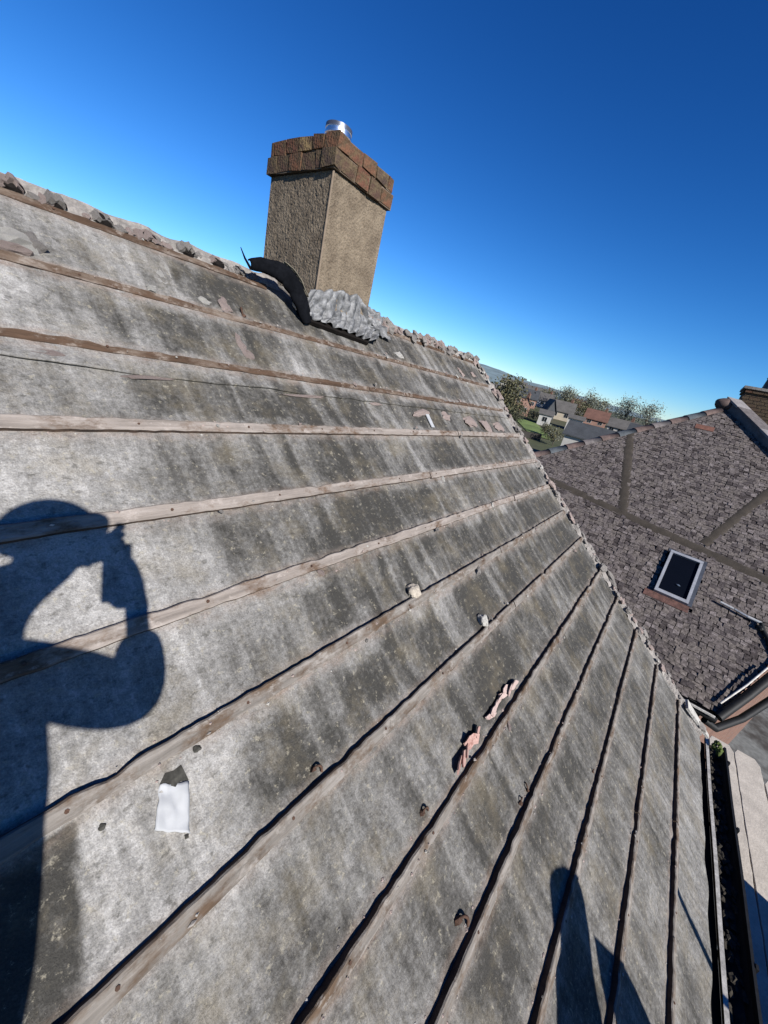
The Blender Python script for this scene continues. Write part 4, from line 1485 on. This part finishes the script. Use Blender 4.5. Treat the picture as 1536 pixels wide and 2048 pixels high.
# chimney of the neighbour: brick by brick
nc = MB()
NX0, NX1, NY0, NY1, NZ0, NZ1 = 12.98, 13.9, -1.65, -0.66, 0.4, 1.46
nc.box((NX0 + 0.012, NY0 + 0.012, NZ0), (NX1 - 0.012, NY1 - 0.012, NZ1))
nchim = nc.build('chimney', M['brick_mortar'], nh)
bm_ = {}
for k, mm in enumerate(BR):
    q = MB()
    q.box((0, 0, 0), (0.205, 0.10, 0.064))
    bm_[k] = q.mesh('brick', mm)
rw = 0
z = 0.62
while z < NZ1 - 0.02:
    y = NY0 - (0.11 if rw % 2 else 0)
    over = 0.035 if z > 1.30 else 0.0
    while y < NY1 - 0.05:
        y0 = max(y, NY0)
        ln = min(y + 0.205, NY1) - y0
        if ln > 0.05:
            inst('brick', bm_[rnd.choice((0, 1, 1, 4, 4))], nchim, (NX0 - over + 0.1, y0, z), Euler((0, 0, math.pi / 2)), (ln / 0.205, 1, 1))
        y += 0.217
    x = NX0 + 0.11 + (0.0 if rw % 2 else -0.0)
    while x < NX1 - 0.05:
        ln = min(x + 0.205, NX1) - x
        inst('brick', bm_[rnd.choice((0, 1, 1, 4, 4))], nchim, (x, NY1 + over - 0.1, z), None, (ln / 0.205, 1, 1))
        x += 0.217
    z += 0.075
    rw += 1
cpn = MB()
cpn.box((NX0 - 0.06, NY0 - 0.06, NZ1 - 0.01), (NX1 + 0.06, NY1 + 0.06, NZ1 + 0.05))
cpn.build('cap', M['mortar'], nchim)
pt = MB()
pt.tube([(13.3, -1.05, NZ1 + 0.05), (13.3, -1.05, NZ1 + 0.30), (13.3, -1.05, NZ1 + 0.33)], [0.12, 0.10, 0.12], 16)
pt.build('chimney_pot', mat('blue_black_pot', (0.03, 0.045, 0.09), 0.5, 0.3, 10), nchim)


# ------------------------------------------------------------------ the houses and trees beyond
def az(deg, d, z=-7.6):
    return Vector((d * math.cos(math.radians(deg)), d * math.sin(math.radians(deg)), z))


def far_house(c, w, dp, eave, ridge, yaw, wallm, roofm, label, nwin=3, chimney=True, ridge_along=True):
    """a two storey house: c ground centre, w along its front, dp deep; yaw turns the front"""
    Rz = Matrix.Rotation(yaw, 3, 'Z')

    def L(x, y, z):
        return Rz @ Vector((x, y, z)) + c
    t_ = thing('far_house', c, label, 'house', 'houses beyond the neighbouring roof')
    a, b = w / 2, dp / 2
    mb = MB()
    if ridge_along:
        mb.prism([L(-a, -b, 0), L(-a, b, 0), L(-a, b, eave), L(-a, 0, ridge - 0.1), L(-a, -b, eave)], L(a, 0, 0) - L(-a, 0, 0))
    else:
        mb.prism([L(-a, -b, 0), L(a, -b, 0), L(a, -b, eave), L(0, -b, ridge - 0.1), L(-a, -b, eave)], L(0, b, 0) - L(0, -b, 0))
    mb.build('wall', wallm, t_)
    rf = MB()
    o = 0.35
    if ridge_along:
        for s in (-1, 1):
            rf.prism([L(-a - o, s * (b + o), eave - 0.15), L(a + o, s * (b + o), eave - 0.15), L(a + o, 0, ridge + 0.02 * s), L(-a - o, 0, ridge + 0.02 * s)], (0, 0, 0.16))
    else:
        for s in (-1, 1):
            rf.prism([L(s * (a + o), -b - o, eave - 0.15), L(s * (a + o), b + o, eave - 0.15), L(0, b + o, ridge + 0.02 * s), L(0, -b - o, ridge + 0.02 * s)], (0, 0, 0.16))
    r_ = rf.build('roof', roofm, t_)
    if chimney:
        cm_ = MB()
        k = Rz @ Vector((a * 0.6 if ridge_along else 0.0, 0.3, 0)) + c
        cm_.box((k.x - 0.4, k.y - 0.35, k.z + ridge - 0.6), (k.x + 0.4, k.y + 0.35, k.z + ridge + 1.0))
        cm_.box((k.x - 0.15, k.y - 0.15, k.z + ridge + 1.0), (k.x + 0.15, k.y + 0.15, k.z + ridge + 1.35))
        cm_.build('chimney', M['brickwall'], r_)
    for st_ in range(2):
        zc = 1.0 + st_ * 2.6
        if zc + 1.2 > eave: continue
        for k in range(nwin):
            x = -a + w * (k + 0.5) / nwin
            f = MB()
            f.box((x - 0.62, -b - 0.05, zc), (x + 0.62, -b + 0.05, zc + 1.25), fr=L)
            fo = f.build('window', WF, t_)
            g_ = MB()
            g_.box((x - 0.54, -b - 0.07, zc + 0.08), (x - 0.03, -b - 0.051, zc + 1.17), fr=L)
            g_.box((x + 0.03, -b - 0.07, zc + 0.08), (x + 0.54, -b - 0.051, zc + 1.17), fr=L)
            g_.build('pane', WG, fo)
    return t_


WF = mat('white_window_frame', (0.70, 0.70, 0.68), 0.6, 0.05, 3)
WG = mat('dark_window_glass', (0.02, 0.025, 0.03), 0.1, 0.1, 3, spec=0.5)
cream = mat('cream_render', (0.62, 0.54, 0.42), 0.9, 0.12, 0.6)
pinkr = mat('pink_brick', (0.45, 0.27, 0.21), 0.9, 0.15, 0.8)
whit = mat('white_render', (0.66, 0.64, 0.60), 0.9, 0.1, 0.6)
rgrey = mat('grey_tile_roof', (0.150, 0.142, 0.135), 0.9, 0.2, 0.8, 0.0, 6)
rbrown = mat('brown_tile_roof', (0.205, 0.105, 0.080), 0.9, 0.2, 0.8, 0.0, 6)
rdark = mat('dark_slate_roof', (0.075, 0.082, 0.092), 0.8, 0.2, 0.8, 0.0, 6)
rad = math.radians


def az_t(deg, d):
    return az(deg, d, tz(d) - 0.15)


far_house(az(9.7, 62), 5.6, 6.0, 4.7, 6.35, rad(-90 + 8), whit, rdark, 'low dark slate roof nearest beyond the hip tiles', 3, chimney=False)
far_house(az_t(13.9, 135), 6.4, 7.0, 2.5, 5.5, rad(-90 + 14), cream, rgrey, 'cream bungalow with a grey roof left of the brown roofed one', 2)
far_house(az_t(9.7, 140), 6.3, 7.0, 2.2, 5.0, rad(-90 + 9), pinkr, rbrown, 'bungalow with a broad red brown tiled roof under the trees', 2)
far_house(az_t(6.6, 128), 6.4, 7.0, 2.4, 4.6, rad(-90 + 6), whit, rgrey, 'grey roofed bungalow with pale walls right of the brown roofed one', 3)
far_house(az_t(18.5, 120), 2.7, 5.0, 3.2, 5.1, rad(-90 + 18), pinkr, rbrown, 'pink brick gable end seen beside the olive bush', 1, ridge_along=False)
far_house(az_t(18.7, 152), 7.0, 7.0, 3.0, 6.0, rad(-90 + 20), pinkr, rdark, 'blue grey slate roof behind the pink gable', 3)
far_house(az_t(15.5, 128), 2.4, 5.0, 2.4, 5.6, rad(-90 + 34), rdark, rdark, 'narrow dark slate gable at the left side of the cream bungalow', 1, chimney=False, ridge_along=False)
far_house(az_t(15.6, 108), 3.0, 4.0, 2.8, 3.7, rad(-90 + 16), whit, rgrey, 'little pale garage in front of the dark slate gable', 1, chimney=False)
far_house(az_t(11.9, 112), 3.6, 4.0, 3.2, 3.9, rad(-90 + 12), whit, rgrey, 'small white garage between the cream bungalow and the brown roof', 1, chimney=False)
far_house(az_t(20.9, 225), 13, 9, 4.2, 6.6, rad(-90 + 20), whit, rgrey, 'pale house far up the slope behind the olive bush', 4)
far_house(az_t(17.4, 235), 15, 9, 3.2, 5.6, rad(-90 + 16), pinkr, rgrey, 'long terrace far away under the blue hill', 5)
far_house(az_t(16.6, 170), 7, 8, 2.6, 5.4, rad(-90 + 16), whit, rgrey, 'grey roofed house up the slope behind the dark slate gable', 3)
far_house(az_t(12.4, 185), 11, 9, 2.6, 5.6, rad(-90 + 11), whit, rbrown, 'distant brown roofed terrace seen between the two tall trees', 4)
far_house(az_t(22.4, 140), 7, 8, 3.0, 5.6, rad(-90 + 22), cream, rgrey, 'house half hidden behind the verge and the olive bush', 2)
far_house(az_t(3.6, 120), 9, 8, 2.6, 4.8, rad(-90 + 3), whit, rdark, 'slate roof at the foot of the rightmost tree', 4)

leafm = [mat('leaf_olive', (0.165, 0.155, 0.080), 0.9, 0.4, 1.5, 0, 6), mat('leaf_grey_green', (0.30, 0.33, 0.27), 0.9, 0.4, 1.5, 0, 6), mat('leaf_dark', (0.085, 0.092, 0.055), 0.9, 0.4, 1.5, 0, 6)]
barkm = mat('bark', (0.095, 0.080, 0.062), 0.95, 0.3, 4, 0.4, 20)


def tree(c, hgt, wid, trunk_h, leaves, lsize, mats, label, cat='tree', nb=9, name='tree', seed=1, clump=0.16):
    R_ = random.Random(seed)
    t_ = thing(name, c, label, cat, 'trees and bushes beyond the roofs')
    tk = MB()
    top = Vector(c) + Vector((0, 0, hgt * 0.9))
    tk.tube([c, Vector(c) + Vector((0.1, 0, trunk_h)), top], [hgt * 0.022 + 0.06, hgt * 0.016 + 0.03, 0.02], 7)
    tips = []
    for k in range(nb):
        f = R_.uniform(0.25, 0.85)
        st_ = Vector(c).lerp(top, max(f * 0.8, trunk_h / hgt * 0.9))
        an = R_.uniform(0, math.tau)
        sp = wid * 0.5 * math.sin(min(1, max(0.15, (1 - f) * 1.25)) * math.pi * 0.62) * R_.uniform(0.7, 1.05)
        e = Vector(c) + Vector((math.cos(an) * sp, math.sin(an) * sp, trunk_h + (hgt - trunk_h) * min(0.97, f + 0.15)))
        md = st_.lerp(e, 0.55) + Vector((0, 0, 0.05 * hgt))
        tk.tube([st_, md, e], [0.05 + hgt * 0.006, 0.03 + hgt * 0.003, 0.012], 5)
        tips += [e, md, st_.lerp(e, 0.8)]
    tk.build('trunk', barkm, t_)
    cr = MB()
    for k in range(leaves):
        b = R_.choice(tips)
        r_ = clump * wid
        p = b + Vector((R_.gauss(0, r_), R_.gauss(0, r_), R_.gauss(0, r_ * 0.85)))
        p.z = max(p.z, c[2] + trunk_h * 0.5)
        n1 = Vector((R_.gauss(0, 1), R_.gauss(0, 1), R_.gauss(0, 1))).normalized()
        n2 = n1.orthogonal().normalized()
        n3 = n1.cross(n2)
        s = lsize * R_.uniform(0.5, 1.3)
        cr.add([p + n2 * s, p + n3 * s * 0.6, p - n2 * s, p - n3 * s * 0.6], [(0, 1, 2, 3)], R_.randrange(len(mats)))
    cr.build('crown', mats, t_)
    return t_


L0, L1, L2 = leafm
tree(az(21.4, 46), 9.4, 3.6, 1.0, 2600, 0.16, [L0, L2, L0], 'dense olive brown bush tree right beside the verge below the skyline', 'tree', 12, seed=4)
tree(az_t(19.3, 96), 4.4, 4.0, 0.3, 1500, 0.17, [L2, L2, L0], 'low dark bush at the foot of the olive tree', 'bush', 8, 'bush', 9)
tree(az_t(13.9, 160), 9.6, 7.2, 2.0, 3400, 0.22, [L1, L0, L1], 'grey green tree above the cream bungalow, leftmost of the skyline trees', 'tree', 12, seed=11)
tree(az_t(11.3, 158), 9.8, 7.0, 2.2, 2900, 0.22, [L1, L0, L1], 'grey green tree above the brown roof, second from left on the skyline', 'tree', 12, seed=12)
tree(az_t(9.5, 162), 7.6, 5.0, 2.0, 1300, 0.22, [L1, L1, L0], 'thin smaller tree just right of the brown roof on the skyline', 'tree', 10, seed=13)
tree(az_t(6.7, 150), 10.0, 7.0, 1.6, 2000, 0.21, [L1, L1, L1], 'airy tree above the grey roof, left one of the right hand pair', 'tree', 13, seed=14)
tree(az_t(4.3, 148), 9.6, 6.6, 1.6, 1700, 0.21, [L1, L1, L1], 'airy rightmost tree on the skyline beside the hip tiles', 'tree', 12, seed=15)
tree(az_t(15.8, 190), 6.0, 9.0, 0.6, 1600, 0.26, [L2, L0, L0], 'dark round tree behind the houses below the hill', 'tree', 9, seed=16)
tree(az_t(12.3, 150), 5.6, 7.0, 0.6, 1800, 0.22, [L0, L0, L2], 'olive tree behind the brown roofed bungalow', 'tree', 9, seed=17)
tree(az_t(15.0, 88), 2.6, 2.6, 0.2, 900, 0.13, [L0, L2, L0], 'low olive hedge bush on the lawn edge', 'bush', 7, 'bush', 18)
tree(az_t(13.5, 78), 3.4, 2.6, 0.2, 1000, 0.13, [L0, L0, L1], 'brownish bush at the near end of the lawn beside the dark roof', 'bush', 7, 'bush', 19)
tree(az_t(19.2, 84), 3.4, 3.2, 0.2, 1200, 0.14, [L2, L2, L2], 'very dark shrub left of the lawn', 'bush', 7, 'bush', 20)
tree(az_t(17.0, 112), 2.4, 4.6, 0.2, 1200, 0.14, [L2, L2, L0], 'dark hedge along the top of the lawn', 'hedge', 7, 'hedge', 21)
gf = MB()
a_, b_ = az(18.4, 78, -6.6), az(15.2, 80, -6.5)
for k in range(24):
    p = a_.lerp(b_, k / 23)
    gf.box((p.x - 0.05, p.y - 0.09, p.z - 0.2), (p.x + 0.05, p.y + 0.09, p.z + 1.3))
fence = thing('garden_fence', a_, 'dark garden fence along the near side of the lawn', 'fence')
gfp = MB()
dv = (b_ - a_).normalized()
pp_ = Vector((-dv.y, dv.x, 0))
gfp.prism([a_, b_, b_ + Vector((0, 0, 1.2)), a_ + Vector((0, 0, 1.2))], pp_ * 0.05)
gfp.build('panel', mat('dark_fence_timber', (0.05, 0.045, 0.04), 0.9, 0.3, 1.0), fence)
gf.v = [v + pp_ * 0.18 for v in gf.v]
gf.build('post', barkm, fence)

# ------------------------------------------------------------------ the photographer, behind the camera: only the shadow is in the picture
ph = MB()
cc = CAM_R * -0.027 + CAM_D * 0.060 - CAM_F * 0.0075
ph.box((-0.037, -0.075, -0.004), (0.037, 0.075, 0.004), fr=lambda x, y, z: cc + CAM_R * x + CAM_D * y + CAM_F * z)
tag(ph.build('mobile_phone', M['gutter_black'], None, cc), 'black mobile phone held up in the hand of the person on the roof', 'phone')


def sh(x, t, z):
    """point at height z (from camera level) whose shadow falls on the roof at (x, t)"""
    p = RP(x, t)
    return p - SUN * ((z - p.z) / -SUN.z)


def shf(x, t, fwd):
    """the same, for a point that lies fwd metres in front of the lens plane"""
    p = RP(x, t)
    return p - SUN * ((p.dot(CAM_F) - fwd) / SUN.dot(CAM_F))


head = sh(0.222, 0.468, 0.15)
neck = sh(0.085, 0.300, -0.02)
chest = sh(0.030, 0.100, -0.22)
waist = sh(-0.08, -0.20, -0.50)
pelv = sh(-0.18, -0.42, -0.70)
sho_r = sh(0.085, 0.215, -0.10)
elb_r = shf(0.302, 0.028, -0.16)
han_r = shf(0.350, 0.245, -0.070)
sho_l = chest + Vector((-0.17, 0.12, 0.12))
elb_l = shf(0.050, 0.375, -0.22)
han_l = shf(0.275, 0.425, -0.085)


def skin(name, verts, edges, radii, m, parent=None, org=None, lev=2):
    po = origin_of(parent)
    oo = Vector(org) if org is not None else po
    me = bpy.data.meshes.new(name)
    me.from_pydata([tuple(Vector(v) - oo) for v in verts], edges, [])
    o = bpy.data.objects.new(name, me)
    o.parent = parent
    o.location = oo - po
    COL.objects.link(o)
    me.materials.append(m)
    md = o.modifiers.new('skin', 'SKIN')
    md.use_smooth_shade = True
    if not me.skin_vertices: me.skin_vertices.new()
    for i, r_ in enumerate(radii):
        rr = r_ if hasattr(r_, '__len__') else (r_, r_)
        me.skin_vertices[0].data[i].radius = rr
    me.skin_vertices[0].data[0].use_root = True
    sb = o.modifiers.new('smooth', 'SUBSURF')
    sb.levels = lev
    sb.render_levels = lev
    return o


skinm = mat('skin', (0.52, 0.33, 0.25), 0.6, 0.1, 8)
jack = mat('dark_jacket', (0.03, 0.04, 0.07), 0.9, 0.25, 10)
trou = mat('work_trousers', (0.05, 0.05, 0.055), 0.9, 0.25, 10)
boot = mat('brown_boot', (0.10, 0.06, 0.035), 0.8, 0.25, 10)
hip_r, hip_l = pelv + Vector((-0.05, -0.09, -0.03)), pelv + Vector((-0.07, 0.09, -0.03))


def roof_z(x, y):
    return (-HH + SP * y) / CP


ft_r = Vector((-0.62, -0.42, roof_z(0, -0.42) + 0.05))
ft_l = Vector((-0.55, -0.12, roof_z(0, -0.12) + 0.05))
kn_r = hip_r.lerp(ft_r, 0.5) + Vector((0.07, 0.0, 0))
kn_l = hip_l.lerp(ft_l, 0.5) + Vector((0.08, 0.02, 0))
bv = [pelv, waist, chest, neck, neck.lerp(head, 0.45), hip_r, kn_r, ft_r, hip_l, kn_l, ft_l, sho_r, elb_r, han_r.lerp(elb_r, 0.1), sho_l, elb_l, han_l.lerp(elb_l, 0.1)]
be = [(0, 1), (1, 2), (2, 3), (3, 4), (0, 5), (5, 6), (6, 7), (0, 8), (8, 9), (9, 10), (2, 11), (11, 12), (12, 13), (2, 14), (14, 15), (15, 16)]
brd = [0.12, 0.12, 0.13, 0.055, 0.055, 0.08, 0.055, 0.04, 0.08, 0.055, 0.04, 0.06, 0.042, 0.026, 0.06, 0.042, 0.026]
for (hp, el, sgn) in ((han_r, elb_r, 1), (han_l, elb_l, -1)):
    wr = len(bv) - 1 if False else (13 if sgn > 0 else 16)
    d0 = (hp - el).normalized()
    palm = len(bv)
    bv.append(hp + d0 * 0.045); be.append((wr, palm)); brd.append((0.040, 0.020))
    for k in range(4):
        q = d0 * 0.085 + CAM_D * (0.022 * (k - 1.5)) + CAM_R * (0.004 * sgn)
        i0 = len(bv)
        bv += [hp + q, hp + q + d0 * 0.028 - CAM_R * 0.012, hp + q + d0 * 0.030 - CAM_R * 0.036]
        be += [(palm, i0), (i0, i0 + 1), (i0 + 1, i0 + 2)]
        brd += [0.010, 0.009, 0.008]
    i0 = len(bv)
    bv += [hp + d0 * 0.02 - CAM_R * 0.035 - CAM_F * 0.02, hp + d0 * 0.05 - CAM_R * 0.055 - CAM_F * 0.022]
    be += [(palm, i0), (i0, i0 + 1)]
    brd += [0.012, 0.010]
# the head grows from the neck
fdir = (Vector((0, 0, 0)) - head)
fdir.z = 0.1 * fdir.z
fdir.normalize()
i0 = len(bv)
bv += [head + Vector((0, 0, -0.055)) + fdir * 0.012, head + Vector((0, 0, 0.02)), head + Vector((0, 0, 0.075)) - fdir * 0.01]
be += [(4, i0), (i0, i0 + 1), (i0 + 1, i0 + 2)]
brd += [0.068, 0.088, 0.070]
person = skin('person', bv, be, brd, skinm, None, (pelv.x, pelv.y, roof_z(0, pelv.y)))
tag(person, 'person in dark jacket and cap standing on the roof holding up a phone', 'person')
fc = MB()
sdr = Vector((-fdir.y, fdir.x, 0))
fc.lump(head + fdir * 0.102 + Vector((0, 0, -0.012)), (0.016, 0.016, 0.024), seed=1, sub=2, rough=0.1, smooth=True)
for s in (-1, 1):
    fc.lump(head + sdr * 0.090 * s + Vector((0, 0, -0.01)), (0.016, 0.016, 0.032), seed=2, sub=2, rough=0.1, smooth=True)
fc.build('face_features', skinm, person)
ey = MB()
for s in (-1, 1):
    ey.lump(head + fdir * 0.080 + sdr * 0.032 * s + Vector((0, 0, 0.012)), (0.012, 0.012, 0.010), seed=2, sub=2, rough=0.0, smooth=True)
ey.build('eyes', M['tape'], person)
mo_ = MB()
mo_.lump(head + fdir * 0.082 + Vector((0, 0, -0.055)), (0.018, 0.018, 0.006), seed=2, sub=2, rough=0.0, smooth=True)
mo_.build('mouth', mat('lips', (0.38, 0.17, 0.15), 0.6), person)
skin('jacket', [pelv + Vector((0, 0, -0.04)), waist, chest, neck + Vector((-0.05, 0.02, 0.03)), sho_r, elb_r, han_r.lerp(elb_r, 0.22), sho_l, elb_l, han_l.lerp(elb_l, 0.22)],
     [(0, 1), (1, 2), (2, 3), (2, 4), (4, 5), (5, 6), (2, 7), (7, 8), (8, 9)], [0.165, 0.155, 0.165, 0.105, 0.088, 0.088, 0.046, 0.075, 0.060, 0.038], jack, person)
skin('trousers', [pelv, hip_r, kn_r, ft_r.lerp(kn_r, 0.15), hip_l, kn_l, ft_l.lerp(kn_l, 0.15)], [(0, 1), (1, 2), (2, 3), (0, 4), (4, 5), (5, 6)], [0.14, 0.10, 0.075, 0.058, 0.10, 0.075, 0.058], trou, person)
for ft in (ft_r, ft_l):
    skin('boot', [ft, ft + Vector((0.09, 0.05, 0.005)), ft + Vector((0.16, 0.09, 0.0))], [(0, 1), (1, 2)], [0.055, 0.05, 0.04], boot, person)
cpm = MB()
cpm.grid(lambda a, b: head + Vector((0, 0, 0.012)) + (fdir * math.cos(a * math.tau) + sdr * math.sin(a * math.tau)) * (0.108 * math.cos(b * math.pi / 2)) + Vector((0, 0, 0.115 * math.sin(b * math.pi / 2))), 24, 8)
brim = [head + Vector((0, 0, 0.018)) + fdir * (0.098 * math.cos(q) + 0.075 * math.cos(q) ** 2) + sdr * (0.098 * math.sin(q)) for q in [-1.3 + 2.6 * k / 12 for k in range(13)]]
cpm.prism(brim, (0, 0, 0.008))
cpm.build('cap', jack, person)

# ------------------------------------------------------------------ lift everything from camera level to ground level
for o in list(S.objects):
    if o.parent is None and o.type not in ('CAMERA', 'LIGHT'):
        o.location.z += ZC
